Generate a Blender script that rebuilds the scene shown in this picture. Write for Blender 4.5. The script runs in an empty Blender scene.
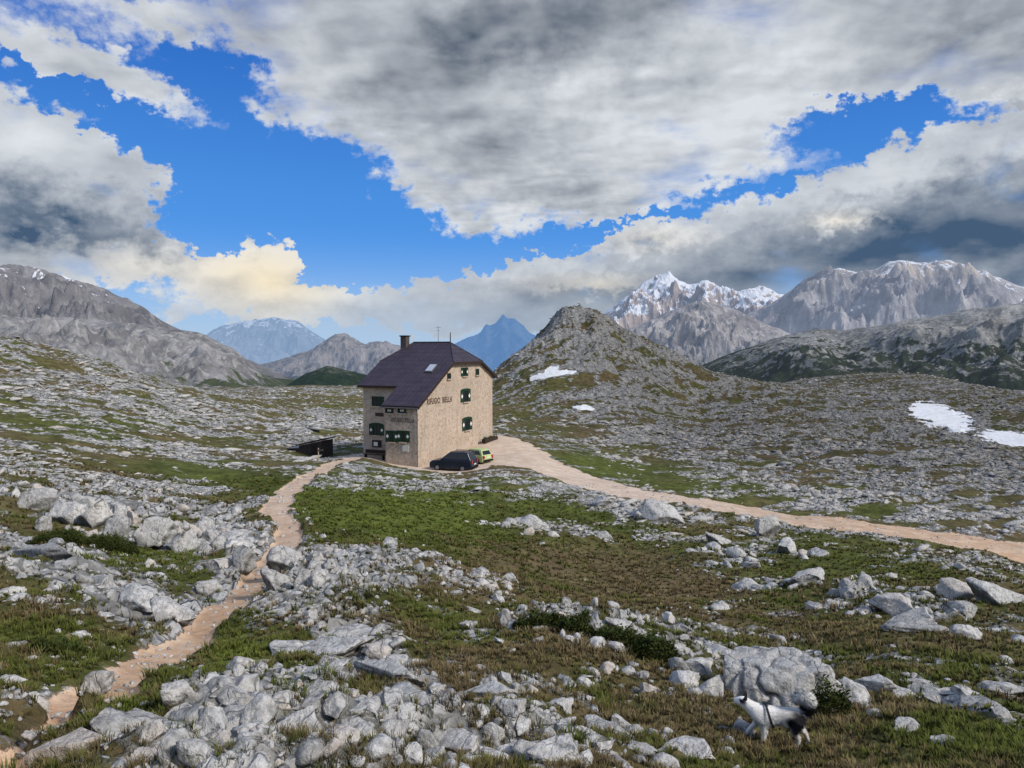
import bpy, bmesh, math, random
import numpy as np
from mathutils import Vector, Matrix, noise as mnoise

random.seed(7)
rng = np.random.default_rng(11)
sc = bpy.context.scene
COL = sc.collection

# ------------------------------------------------------------------ camera
CAMZ = 12.0
F, HOR = 760.0, 350.0
PITCH = math.atan((384 - HOR) / F)
cam_d = bpy.data.cameras.new('camera')
cam = bpy.data.objects.new('camera', cam_d)
COL.objects.link(cam)
cam.location = (0, 0, CAMZ)
cam.rotation_euler = (math.pi / 2 - PITCH, 0, 0)
cam_d.sensor_width = 36.0
cam_d.lens = 36.0 * F / 1024.0
cam_d.clip_start = 0.1
cam_d.clip_end = 200000
sc.camera = cam
CP, SP = math.cos(PITCH), math.sin(PITCH)


def ray(px, py):
    a = (px - 512.0) / F
    b = (384.0 - py) / F
    return a, CP + b * SP, -SP + b * CP


def at(px, py, Y):
    """photo measurement -> point of the place at depth Y"""
    x, y, z = ray(px, py)
    k = Y / y
    return (x * k, Y, CAMZ + z * k)


def project(x, y, z):
    dz = z - CAMZ
    zc = y * CP - dz * SP
    yc = y * SP + dz * CP
    zc = np.where(zc < 0.3, 0.3, zc)
    return 512 + F * x / zc, 384 - F * yc / zc, zc


# ------------------------------------------------------------------ noise (numpy)
def _hash(ix, iy, seed):
    h = (ix.astype(np.int64) * 374761393 + iy.astype(np.int64) * 668265263 + seed * 974634777) & 0xFFFFFFFF
    h = ((h ^ (h >> 13)) * 1274126177) & 0xFFFFFFFF
    h = h ^ (h >> 16)
    return (h & 0xFFFFFF).astype(np.float64) / float(0xFFFFFF)


def perlin(x, y, seed=0):
    x0 = np.floor(x); y0 = np.floor(y)
    fx = x - x0; fy = y - y0
    ux = fx * fx * fx * (fx * (fx * 6 - 15) + 10)
    uy = fy * fy * fy * (fy * (fy * 6 - 15) + 10)

    def g(ix, iy, dx, dy):
        a = _hash(ix, iy, seed) * 2 * math.pi
        return np.cos(a) * dx + np.sin(a) * dy
    n00 = g(x0, y0, fx, fy); n10 = g(x0 + 1, y0, fx - 1, fy)
    n01 = g(x0, y0 + 1, fx, fy - 1); n11 = g(x0 + 1, y0 + 1, fx - 1, fy - 1)
    a = n00 + ux * (n10 - n00); b = n01 + ux * (n11 - n01)
    return (a + uy * (b - a)) * 1.4


def fbm(x, y, octv=5, seed=0, gain=0.5, lac=2.03):
    s = np.zeros_like(x); a = 1.0
    for o in range(octv):
        s += a * perlin(x, y, seed + o * 17)
        x = x * lac + 3.7; y = y * lac - 1.9; a *= gain
    return s


def ridged(x, y, octv=5, seed=0, gain=0.5, lac=2.05):
    s = np.zeros_like(x); a = 1.0; w = 1.0
    for o in range(octv):
        n = 1 - np.abs(perlin(x, y, seed + o * 13)); n = n * n
        s += a * n * w; w = np.clip(n * 1.6, 0, 1)
        x = x * lac + 5.1; y = y * lac + 2.3; a *= gain
    return s


def sstep(a, b, x):
    t = np.clip((x - a) / (b - a), 0, 1)
    return t * t * (3 - 2 * t)


# ------------------------------------------------------------------ terrain control points
CTRL = [  # photo x, photo y, depth in metres
    (0, 768, 5.6), (120, 768, 5.2), (250, 768, 4.9), (400, 768, 5.2), (512, 768, 5.8), (640, 768, 6.9), (760, 768, 7.7), (900, 768, 7.6), (1024, 768, 7.4),
    (30, 735, 6.6), (110, 685, 9), (180, 645, 12.5), (240, 590, 18.5), (285, 545, 27), (270, 508, 37), (300, 480, 52), (330, 463, 68), (362, 457, 76),
    (0, 690, 8), (0, 640, 10.5), (0, 560, 17), (100, 560, 21), (100, 620, 13.5), (0, 480, 36), (0, 420, 70), (0, 380, 105), (30, 341, 160),
    (100, 366, 175), (160, 386, 205), (100, 480, 42), (200, 540, 30), (100, 430, 75), (200, 480, 55), (200, 430, 100), (250, 400, 240), (320, 395, 290),
    (400, 700, 8.2), (400, 620, 14), (350, 600, 15.5), (330, 560, 22), (330, 520, 33), (420, 560, 23), (400, 500, 45), (430, 477, 66), (330, 490, 48),
    (500, 481, 63), (500, 520, 46), (560, 560, 35), (640, 590, 30), (560, 612, 16.8), (650, 637, 13.2), (520, 700, 8.5), (620, 700, 9.8),
    (700, 720, 8.8), (560, 650, 11.5), (500, 620, 15.5), (700, 600, 28), (600, 577, 34), (800, 622, 23), (900, 660, 14), (1000, 720, 9.5), (950, 690, 11.5),
    (790, 745, 8.5), (780, 712, 10.4), (860, 700, 10.6), (850, 580, 31), (950, 600, 27), (1024, 620, 22), (760, 560, 40), (680, 540, 46), (1000, 570, 40), (900, 550, 45),
    (418, 467, 75), (390, 463, 77.5), (365, 457, 82), (493, 437, 91.5), (460, 455, 82), (455, 472, 72), (500, 450, 83), (520, 455, 80), (560, 470, 75), (620, 490, 67), (700, 503, 62), (800, 520, 58), (900, 532, 55), (1024, 550, 51),
    (1024, 520, 62), (900, 500, 70), (750, 480, 82), (650, 460, 98), (560, 435, 112), (1024, 470, 95), (900, 450, 120), (760, 430, 150),
    (945, 418, 185), (1010, 437, 150), (850, 387, 330), (850, 374, 450), (1024, 392, 330), (940, 377, 430),
    (585, 308, 236), (563, 311, 235), (602, 312, 236), (554, 317, 234), (608, 319, 236), (546, 331, 232), (618, 329, 236), (532, 341, 230), (640, 338, 236), (665, 350, 240), (695, 364, 246), (735, 376, 255), (660, 372, 215), (516, 354, 228), (500, 366, 225), (585, 322, 229), (565, 332, 222), (605, 333, 226), (580, 350, 212), (625, 356, 218),  (640, 380, 200), (590, 355, 205), (590, 400, 170), (520, 400, 175),
    (560, 415, 150), (700, 400, 210), (780, 385, 290),
    (340, 420, 150), (340, 404, 230), (300, 440, 96), (320, 457, 88), (345, 447, 95),
]
P, Z = [], []
for px, py, Y in CTRL:
    x, y, z = at(px, py, Y)
    P.append((math.atan2(x, y), math.log(math.hypot(x, y)))); Z.append(z)
for th in (-1.0, -.5, 0, .5, 1.0):
    P.append((th, math.log(1.0))); Z.append(CAMZ - 1.65)
    P.append((th, math.log(2.4))); Z.append(CAMZ - 2.05)
for th in (-1.0, 1.0):
    for r, zz in ((6, 8.6), (12, 7), (25, 5), (50, 3), (100, 1), (250, -2)):
        P.append((th, math.log(r))); Z.append(zz + (3 if th < 0 else -1))
for th, r, zz in ((-.55, 300, -2), (-.5, 480, -12), (-.2, 480, -12), (.1, 320, -9), (.1, 480, -14), (.3, 520, -12), (.55, 520, -16), (0, 330, -12), (.2, 330, -8), (.6, 150, -5), (.6, 60, -2),
                  (-.3, 420, -10), (-.62, 160, 14), (-.7, 160, 14), (-.62, 30, 6), (.05, 420, -12), (-.03, 300, -10), (-.1, 200, -4)):
    P.append((th, math.log(r))); Z.append(zz)
P = np.array(P); Z = np.array(Z)
US, VS = 2.6, 1.0
PU = P * np.array([US, VS])


def _phi(d2):
    return np.power(d2 + 1e-4, 0.75)


_n = len(PU)
_d2 = ((PU[:, None, :] - PU[None, :, :]) ** 2).sum(-1)
_A = np.zeros((_n + 3, _n + 3))
_A[:_n, :_n] = _phi(_d2) - np.eye(_n) * 0.0015
_A[:_n, _n] = 1; _A[:_n, _n + 1:] = PU
_A[_n, :_n] = 1; _A[_n + 1:, :_n] = PU.T
_W = np.linalg.solve(_A, np.concatenate([Z, np.zeros(3)]))


def base_h(x, y):
    th = np.arctan2(x, y); r = np.hypot(x, y) + 1e-6
    lim = 1.0
    thc = np.clip(th, -lim, lim)
    u = thc * US; v = np.clip(np.log(r), 0.0, math.log(560)) * VS
    out = np.empty_like(u)
    fu, fv, fo = u.ravel(), v.ravel(), out.ravel()
    for i in range(0, fu.size, 60000):
        a = fu[i:i + 60000, None]; b = fv[i:i + 60000, None]
        k = _phi((a - PU[:, 0]) ** 2 + (b - PU[:, 1]) ** 2)
        fo[i:i + 60000] = k @ _W[:_n] + _W[_n] + _W[_n + 1] * a[:, 0] + _W[_n + 2] * b[:, 0]
    z = fo.reshape(u.shape)
    z = z - np.maximum(0, r - 560) * 0.62 * sstep(560, 700, r)      # beyond the plateau the ground drops to the valley
    return np.maximum(z, -420.0)


# ------------------------------------------------------------------ ways across the ground (measured in the photo)
def hpoint(px, py, Y):
    x, y, z = at(px, py, Y)
    return (x, y)


FOOT = [hpoint(*p) for p in ((-20, 775, 5.3), (30, 735, 6.6), (75, 705, 8.0), (118, 683, 9.3), (165, 655, 11.6), (205, 632, 14), (240, 598, 17.6), (266, 570, 21.5), (285, 545, 27), (288, 528, 31), (274, 510, 36.5), (283, 493, 44), (305, 477, 54), (333, 463, 68), (358, 458, 77))]
ROAD = [hpoint(*p) for p in ((508, 452, 83), (545, 466, 76), (600, 484, 68.5), (660, 497, 64), (720, 506, 61), (800, 519, 58), (900, 532, 55), (1024, 550, 51), (1150, 566, 48))]
YARD = [hpoint(*p) for p in ((352, 462, 75), (372, 463, 76), (400, 470, 74), (428, 476, 71), (470, 476, 71.5), (505, 473, 73.5), (548, 474, 72), (575, 470, 75), (556, 455, 82), (525, 440, 92), (500, 434, 97), (440, 438, 96), (380, 452, 88), (335, 452, 86), (328, 458, 76))]


def poly_dist(x, y, pts):
    best = np.full(x.shape, 1e9); tt = np.zeros(x.shape)
    n = len(pts) - 1
    for i in range(n):
        ax, ay = pts[i]; bx, by = pts[i + 1]
        dx, dy = bx - ax, by - ay
        t = np.clip(((x - ax) * dx + (y - ay) * dy) / (dx * dx + dy * dy), 0, 1)
        d = np.hypot(x - ax - t * dx, y - ay - t * dy)
        m = d < best
        best = np.where(m, d, best); tt = np.where(m, (i + t) / n, tt)
    return best, tt


def in_poly(x, y, pts):
    ins = np.zeros(x.shape, bool)
    j = len(pts) - 1
    for i in range(len(pts)):
        xi, yi = pts[i]; xj, yj = pts[j]
        c = ((yi > y) != (yj > y)) & (x < (xj - xi) * (y - yi) / (yj - yi + 1e-12) + xi)
        ins ^= c; j = i
    return ins


def way_masks(x, y):
    """footpath, road and yard, each 0..1"""
    wob = fbm(x * 0.55, y * 0.55, 4, 91)
    df, tf = poly_dist(x, y, FOOT)
    wf = 0.20 + 0.60 * tf
    f = sstep(0.16, -0.16, df - wf - wob * 0.34)
    dr, tr = poly_dist(x, y, ROAD)
    wr = 3.4 - 1.1 * tr
    r_ = sstep(0.3, -0.3, dr - wr - wob * 0.7)
    dy, _ = poly_dist(x, y, YARD + YARD[:1])
    sd = np.where(in_poly(x, y, YARD), -dy, dy)
    yd = sstep(0.35, -0.35, sd - wob * 0.9)
    return f, r_, yd, df


# ------------------------------------------------------------------ ground cover fields, read off the photo
def field(px, py, items, base=0.0, mode='max'):
    out = np.full(px.shape, float(base))
    for cx, cy, rx, ry, rot, val in items:
        c, s = math.cos(math.radians(rot)), math.sin(math.radians(rot))
        dx = px - cx; dy = py - cy
        a = (dx * c + dy * s) / rx; b = (-dx * s + dy * c) / ry
        w = np.exp(-np.power(a * a + b * b, 1.5))
        if mode == 'max':
            out = out + (val - out) * w
        else:
            out = out + val * w
    return out


ROCK = [  # cx, cy, rx, ry, rot(clockwise), rockiness 0..1
    (80, 400, 140, 50, 20, .48), (60, 350, 60, 18, 20, .42), (230, 420, 90, 22, 5, .42), (330, 425, 60, 14, 0, .58), (60, 425, 90, 13, 14, .35), (200, 440, 70, 9, 6, .30), (180, 450, 90, 9, 8, .5), (340, 402, 70, 8, 0, .28),
    (150, 470, 70, 10, 5, .25), (250, 480, 80, 11, 8, .12), (160, 492, 90, 9, 8, .75), (240, 505, 55, 8, 12, .55), (120, 520, 160, 26, 20, .80), (180, 558, 90, 22, 15, .35), (60, 540, 60, 20, 10, .25),
    (240, 560, 45, 30, 40, .85), (30, 552, 70, 14, 27, 1.0), (130, 605, 130, 26, 25, .82), (190, 625, 60, 30, -30, .8), (30, 640, 70, 40, 10, .12), (40, 590, 35, 14, 10, .5), (60, 660, 40, 20, 0, .3), (20, 700, 40, 14, 0, .7),
    (230, 655, 50, 18, -10, .25), (250, 735, 210, 48, 0, 1.0), (130, 720, 40, 16, 0, .35), (330, 640, 80, 60, 60, .85), (330, 590, 60, 25, 20, .8), (320, 665, 40, 24, 0, .95), (300, 640, 25, 15, 0, .3), (400, 680, 120, 20, 40, .85), (275, 655, 40, 16, 0, .2), (355, 690, 30, 12, 0, .3),
    (410, 580, 40, 30, 40, .5), (390, 520, 90, 30, 5, .02), (470, 540, 90, 25, 10, .03), (560, 530, 90, 22, 12, .12), (455, 485, 60, 6, 3, .55), (530, 498, 60, 5, 8, .4), (560, 535, 60, 5, 10, .45), (350, 478, 50, 8, 0, .5), (320, 480, 30, 8, -20, .4),
    (640, 512, 60, 10, 6, .75), (700, 530, 60, 10, 5, .4), (780, 545, 60, 14, 5, .35), (640, 580, 110, 25, 8, .05), (560, 600, 60, 14, 15, .1), (840, 570, 70, 25, 5, .15), (960, 590, 90, 25, 10, .3), (900, 640, 120, 20, 8, .15), (880, 545, 60, 8, 8, .5), (980, 570, 50, 8, 10, .4),
    (580, 625, 100, 16, 10, .62), (700, 650, 60, 16, 20, .75), (600, 660, 90, 14, 10, .08), (640, 710, 90, 20, 10, .1), (560, 690, 80, 10, 25, .5), (530, 740, 90, 24, 10, .75), (480, 650, 30, 12, 0, .4), (660, 745, 40, 14, 10, .5), (720, 750, 60, 14, 15, .25),
    (860, 690, 50, 14, 35, .6), (960, 700, 90, 24, 12, .3), (960, 700, 60, 5, 20, .8), (900, 750, 130, 22, 5, .12),
    (700, 480, 70, 16, 10, .3), (820, 500, 100, 12, 8, .35), (900, 508, 160, 9, 7, .8), (700, 440, 160, 40, 12, .52), (900, 440, 170, 50, 8, .56), (520, 420, 60, 16, 8, .25), (640, 470, 70, 12, 12, .22), (600, 345, 90, 40, 15, .74), (560, 390, 90, 16, 5, .5), (860, 385, 200, 12, 0, .45),
]
GREEN = [(400, 510, 130, 34, 6, 1.0), (330, 500, 40, 30, 0, .95), (560, 505, 110, 18, 8, .8), (40, 650, 80, 40, 0, .7), (60, 590, 60, 30, 0, .75), (150, 560, 80, 25, 10, .8), (240, 480, 90, 14, 8, .75), (230, 655, 50, 20, 0, .9), (120, 720, 40, 14, 0, .9), (120, 430, 120, 30, 10, .6),
         (650, 585, 110, 24, 8, .12), (720, 552, 90, 18, 8, .6), (560, 590, 70, 20, 10, .35), (600, 700, 130, 40, 10, .18), (560, 660, 80, 25, 10, .25), (660, 640, 90, 20, 10, .6), (850, 560, 120, 25, 8, .7), (900, 635, 130, 16, 8, .25), (940, 690, 80, 20, 10, .6), (980, 750, 60, 20, 0, .75), (840, 740, 70, 20, 0, .25),
         (600, 465, 60, 14, 10, .85), (720, 485, 90, 14, 10, .8), (450, 700, 40, 40, 0, .2), (330, 760, 60, 15, 0, .4), (470, 590, 40, 20, 0, .3), (860, 500, 100, 12, 5, .6)]
FINE = [(600, 350, 120, 50, 10, .5)]


def cover(x, y, z):
    px, py, zc = project(x, y, z)
    front = (y > 1.0)
    px = np.where(front, np.clip(px, -250, 1270), -250.0); py = np.where(front, np.clip(py, 300, 900), 900.0)
    w1 = fbm(x * 0.11, y * 0.11, 3, 5) * 16; w2 = fbm(x * 0.11, y * 0.11, 3, 6) * 7
    xr = x * .80 + y * .60; yr = -x * .60 + y * .80
    r_ = np.hypot(x, y)
    rib = (ridged(xr * .10, yr * .26, 4, 51) - .95) * sstep(9, 22, r_) + (ridged(xr * .03, yr * .075, 4, 53) - .95) * sstep(60, 140, r_) * .7
    rock = field(px + w1, py + w2, ROCK, 0.42)
    rock = rock + rib * .52 * sstep(.1, .45, rock)
    green = field(px + w2 * 2, py + w1 * .4, GREEN, 0.45)
    return np.clip(rock, 0, 1), np.clip(green, 0, 1), px, py


SNOW = [(549, 384, 190, 5.5, 2.2, 8), (551, 379, 192, 1.8, 4.0, -20), (585, 408, 160, 2.2, 2.4, 0), (938, 412, 192, 38, 6.0, 66), (1015, 438, 146, 15, 5.5, 66), (487, 428, 118, 2.0, 1.2, 0)]


def snow_mask(X, Y):
    snow = np.zeros_like(X)
    for px, py, d, a, bb, rot in SNOW:
        sx, sy = hpoint(px, py, d)
        c, s = math.cos(math.radians(rot)), math.sin(math.radians(rot))
        dx, dy = X - sx, Y - sy
        e = np.hypot((dx * c + dy * s) / a, (-dx * s + dy * c) / bb) + fbm(X * .22, Y * .22, 4, 77) * .42
        snow = np.maximum(snow, sstep(1.15, .85, e))
    return snow


def height(x, y, full=False):
    z0 = base_h(x, y)
    r = np.hypot(x, y)
    f, rd, yd, df = way_masks(x, y)
    way = np.maximum(np.maximum(f, rd), yd)
    rock, green, px, py = cover(x, y, z0)
    # distance from the hut and yard keeps that ground calm
    calm = sstep(2, 14, np.hypot((x + 4) / 1.4, y - 82) - 9)
    n1 = fbm(x * 0.045, y * 0.045, 3, 21) * 0.9 * sstep(60, 160, r) * calm
    n2 = fbm(x * 0.16, y * 0.16, 3, 22) * 0.34 * calm * sstep(4, 20, r)
    # karst ledges
    xr = x * 0.86 + y * 0.5; yr = -x * 0.5 + y * 0.86
    led = ridged(xr * 0.22, yr * 0.55, 5, 33) - 1.0
    led2 = ridged(x * 1.1 + 4, y * 1.1, 4, 35) - 0.9
    rk = sstep(0.25, 0.8, rock)
    far = sstep(50, 200, r)
    d = n1 + n2 + rk * (led * (0.30 + 0.45 * far) + led2 * 0.10) * (0.35 + 0.65 * calm)
    kn = np.exp(-((x - 24) / 34) ** 2 - ((y - 228) / 40) ** 2)
    d += kn * ((ridged(x * .055, y * .055, 5, 57) - .95) * 2.2 + (ridged(x * .16, y * .16, 4, 58) - .9) * .9)
    d += fbm(x * 1.7, y * 1.7, 3, 44) * 0.05
    d *= (1 - 0.92 * np.maximum(rd, yd)) * (1 - 0.96 * f)
    z = z0 + d - 0.10 * f + fbm(x * 3, y * 3, 2, 45) * 0.02
    if full:
        return z, dict(rock=rock, green=green, foot=f, road=rd, yard=yd, px=px, py=py, r=r)
    return z


# ------------------------------------------------------------------ material helpers
class NT:
    def __init__(self, tree):
        self.t = tree; self.n = tree.nodes; self.l = tree.links

    def node(self, kind, **kw):
        nd = self.n.new(kind)
        for k, v in kw.items():
            setattr(nd, k, v)
        return nd

    def put(self, sock, v):
        if v is None:
            return
        if isinstance(v, bpy.types.NodeSocket):
            self.l.new(v, sock)
        else:
            if hasattr(sock.default_value, '__len__') and not hasattr(v, '__len__'):
                v = (v,) * len(sock.default_value)
            if hasattr(sock.default_value, '__len__') and len(sock.default_value) == 4 and len(v) == 3:
                v = (*v, 1)
            sock.default_value = v

    def math(self, op, a, b=None, c=None, clamp=False):
        nd = self.node('ShaderNodeMath', operation=op, use_clamp=clamp)
        for s, v in zip(nd.inputs, (a, b, c)):
            self.put(s, v)
        return nd.outputs[0]

    def mix(self, f, a, b, blend='MIX'):
        nd = self.node('ShaderNodeMix', data_type='RGBA', blend_type=blend)
        self.put(nd.inputs[0], f); self.put(nd.inputs[6], a); self.put(nd.inputs[7], b)
        return nd.outputs[2]

    def ramp(self, v, lo, hi, a=0.0, b=1.0, smooth=True):
        nd = self.node('ShaderNodeMapRange', interpolation_type='SMOOTHSTEP' if smooth else 'LINEAR')
        self.put(nd.inputs[0], v); self.put(nd.inputs[1], lo); self.put(nd.inputs[2], hi); self.put(nd.inputs[3], a); self.put(nd.inputs[4], b)
        return nd.outputs[0]

    def noise(self, vec, scale, detail=6, rough=0.55, dist=0.0, typ='FBM'):
        nd = self.node('ShaderNodeTexNoise', noise_type=typ)
        self.put(nd.inputs['Vector'], vec)
        nd.inputs['Scale'].default_value = scale; nd.inputs['Detail'].default_value = detail
        nd.inputs['Roughness'].default_value = rough; nd.inputs['Distortion'].default_value = dist
        return nd.outputs[0]

    def voro(self, vec, scale, feature='F1', out='Distance', rnd=1.0):
        nd = self.node('ShaderNodeTexVoronoi', feature=feature)
        self.put(nd.inputs['Vector'], vec)
        nd.inputs['Scale'].default_value = scale
        nd.inputs['Randomness'].default_value = rnd
        return nd.outputs[out]

    def vmul(self, vec, s):
        nd = self.node('ShaderNodeVectorMath', operation='MULTIPLY')
        self.put(nd.inputs[0], vec); nd.inputs[1].default_value = s
        return nd.outputs[0]

    def bump(self, h, strength=0.5, dist=0.1, normal=None):
        nd = self.node('ShaderNodeBump')
        nd.inputs['Strength'].default_value = strength; nd.inputs['Distance'].default_value = dist
        self.put(nd.inputs['Height'], h)
        if normal is not None:
            self.put(nd.inputs['Normal'], normal)
        return nd.outputs[0]


MATS = {}


def new_mat(name):
    m = bpy.data.materials.new(name); m.use_nodes = True
    t = NT(m.node_tree); b = t.n['Principled BSDF']
    MATS[name] = m
    return m, t, b


def finish(t, b, col, rough=0.9, normal=None, spec=0.2, haze=0.0, haze_col=(.2, .3, .5)):
    t.put(b.inputs['Base Color'], col); t.put(b.inputs['Roughness'], rough)
    b.inputs['Specular IOR Level'].default_value = spec
    if normal is not None:
        t.put(b.inputs['Normal'], normal)
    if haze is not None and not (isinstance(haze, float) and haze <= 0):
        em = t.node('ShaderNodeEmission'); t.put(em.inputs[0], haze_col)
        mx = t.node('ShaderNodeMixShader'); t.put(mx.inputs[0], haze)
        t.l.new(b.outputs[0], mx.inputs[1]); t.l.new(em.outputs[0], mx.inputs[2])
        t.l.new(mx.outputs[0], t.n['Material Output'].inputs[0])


def simple(name, col, rough=0.6, var=0.12, scale=6.0, spec=0.3, metal=0.0, bump=0.0):
    m, t, b = new_mat(name)
    co = t.node('ShaderNodeTexCoord').outputs['Object']
    n = t.noise(co, scale, 5, 0.6)
    c1 = tuple(max(0, v * (1 - var * 1.6)) for v in col); c2 = tuple(min(1, v * (1 + var)) for v in col)
    c = t.mix(t.ramp(n, .3, .7), c1, c2)
    finish(t, b, c, rough, t.bump(n, bump, 0.02) if bump else None, spec)
    b.inputs['Metallic'].default_value = metal
    return m


# ------------------------------------------------------------------ object helpers
def tag(o, label=None, cat=None, group=None, kind=None):
    if label: o['label'] = label
    if cat: o['category'] = cat
    if group: o['group'] = group
    if kind: o['kind'] = kind
    return o


def np_mesh(name, verts, faces, attrs=None, smooth=True):
    """verts (n,3), faces (m,k) numpy -> mesh"""
    me = bpy.data.meshes.new(name)
    verts = np.ascontiguousarray(verts, np.float32); faces = np.ascontiguousarray(faces, np.int32)
    m, k = faces.shape
    me.vertices.add(len(verts)); me.vertices.foreach_set('co', verts.ravel())
    me.loops.add(m * k); me.loops.foreach_set('vertex_index', faces.ravel())
    me.polygons.add(m); me.polygons.foreach_set('loop_start', np.arange(0, m * k, k, dtype=np.int32))
    me.polygons.foreach_set('use_smooth', np.full(m, smooth, bool))
    for an, (typ, data) in (attrs or {}).items():
        a = me.attributes.new(an, typ, 'POINT')
        data = np.ascontiguousarray(data, np.float32)
        a.data.foreach_set({'FLOAT_COLOR': 'color', 'FLOAT_VECTOR': 'vector'}.get(typ, 'value'), data.ravel())
    me.update(calc_edges=True)
    return me


def link(name, me, mat=None, parent=None):
    o = bpy.data.objects.new(name, me)
    if mat:
        me.materials.append(mat)
    COL.objects.link(o)
    if parent:
        o.parent = parent
    return o


def empty(name, loc=(0, 0, 0), rz=0.0):
    o = bpy.data.objects.new(name, None); COL.objects.link(o)
    o.location = loc; o.rotation_euler = (0, 0, rz); o.empty_display_size = 0.3
    return o


class MB:
    def __init__(self):
        self.bm = bmesh.new()

    def box(self, c, s, rot=None):
        M = Matrix.Translation(c) @ (rot.to_4x4() if rot else Matrix()) @ Matrix.Diagonal((*s, 1))
        bmesh.ops.create_cube(self.bm, size=1, matrix=M); return self

    def prism(self, pts, axis_vec, flat=None):
        """polygon pts (3D) extruded by axis_vec"""
        vs = [self.bm.verts.new(p) for p in pts]
        f = self.bm.faces.new(vs)
        r = bmesh.ops.extrude_face_region(self.bm, geom=[f])
        nv = [g for g in r['geom'] if isinstance(g, bmesh.types.BMVert)]
        bmesh.ops.translate(self.bm, verts=nv, vec=axis_vec)
        return self

    def tube(self, a, b, r0, r1=None, seg=10):
        a, b = Vector(a), Vector(b); r1 = r0 if r1 is None else r1
        d = b - a
        M = Matrix.Translation((a + b) / 2) @ d.to_track_quat('Z', 'Y').to_matrix().to_4x4()
        bmesh.ops.create_cone(self.bm, cap_ends=True, segments=seg, radius1=r0, radius2=r1, depth=d.length, matrix=M); return self

    def face(self, pts):
        self.bm.faces.new([self.bm.verts.new(p) for p in pts]); return self

    def build(self, name, mat, parent=None, bevel=0.0, smooth=False):
        bmesh.ops.recalc_face_normals(self.bm, faces=self.bm.faces)
        me = bpy.data.meshes.new(name); self.bm.to_mesh(me); self.bm.free()
        if smooth:
            for p in me.polygons: p.use_smooth = True
        o = link(name, me, mat, parent)
        if bevel:
            md = o.modifiers.new('bevel', 'BEVEL'); md.width = bevel; md.segments = 2; md.limit_method = 'ANGLE'
        return o


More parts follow.
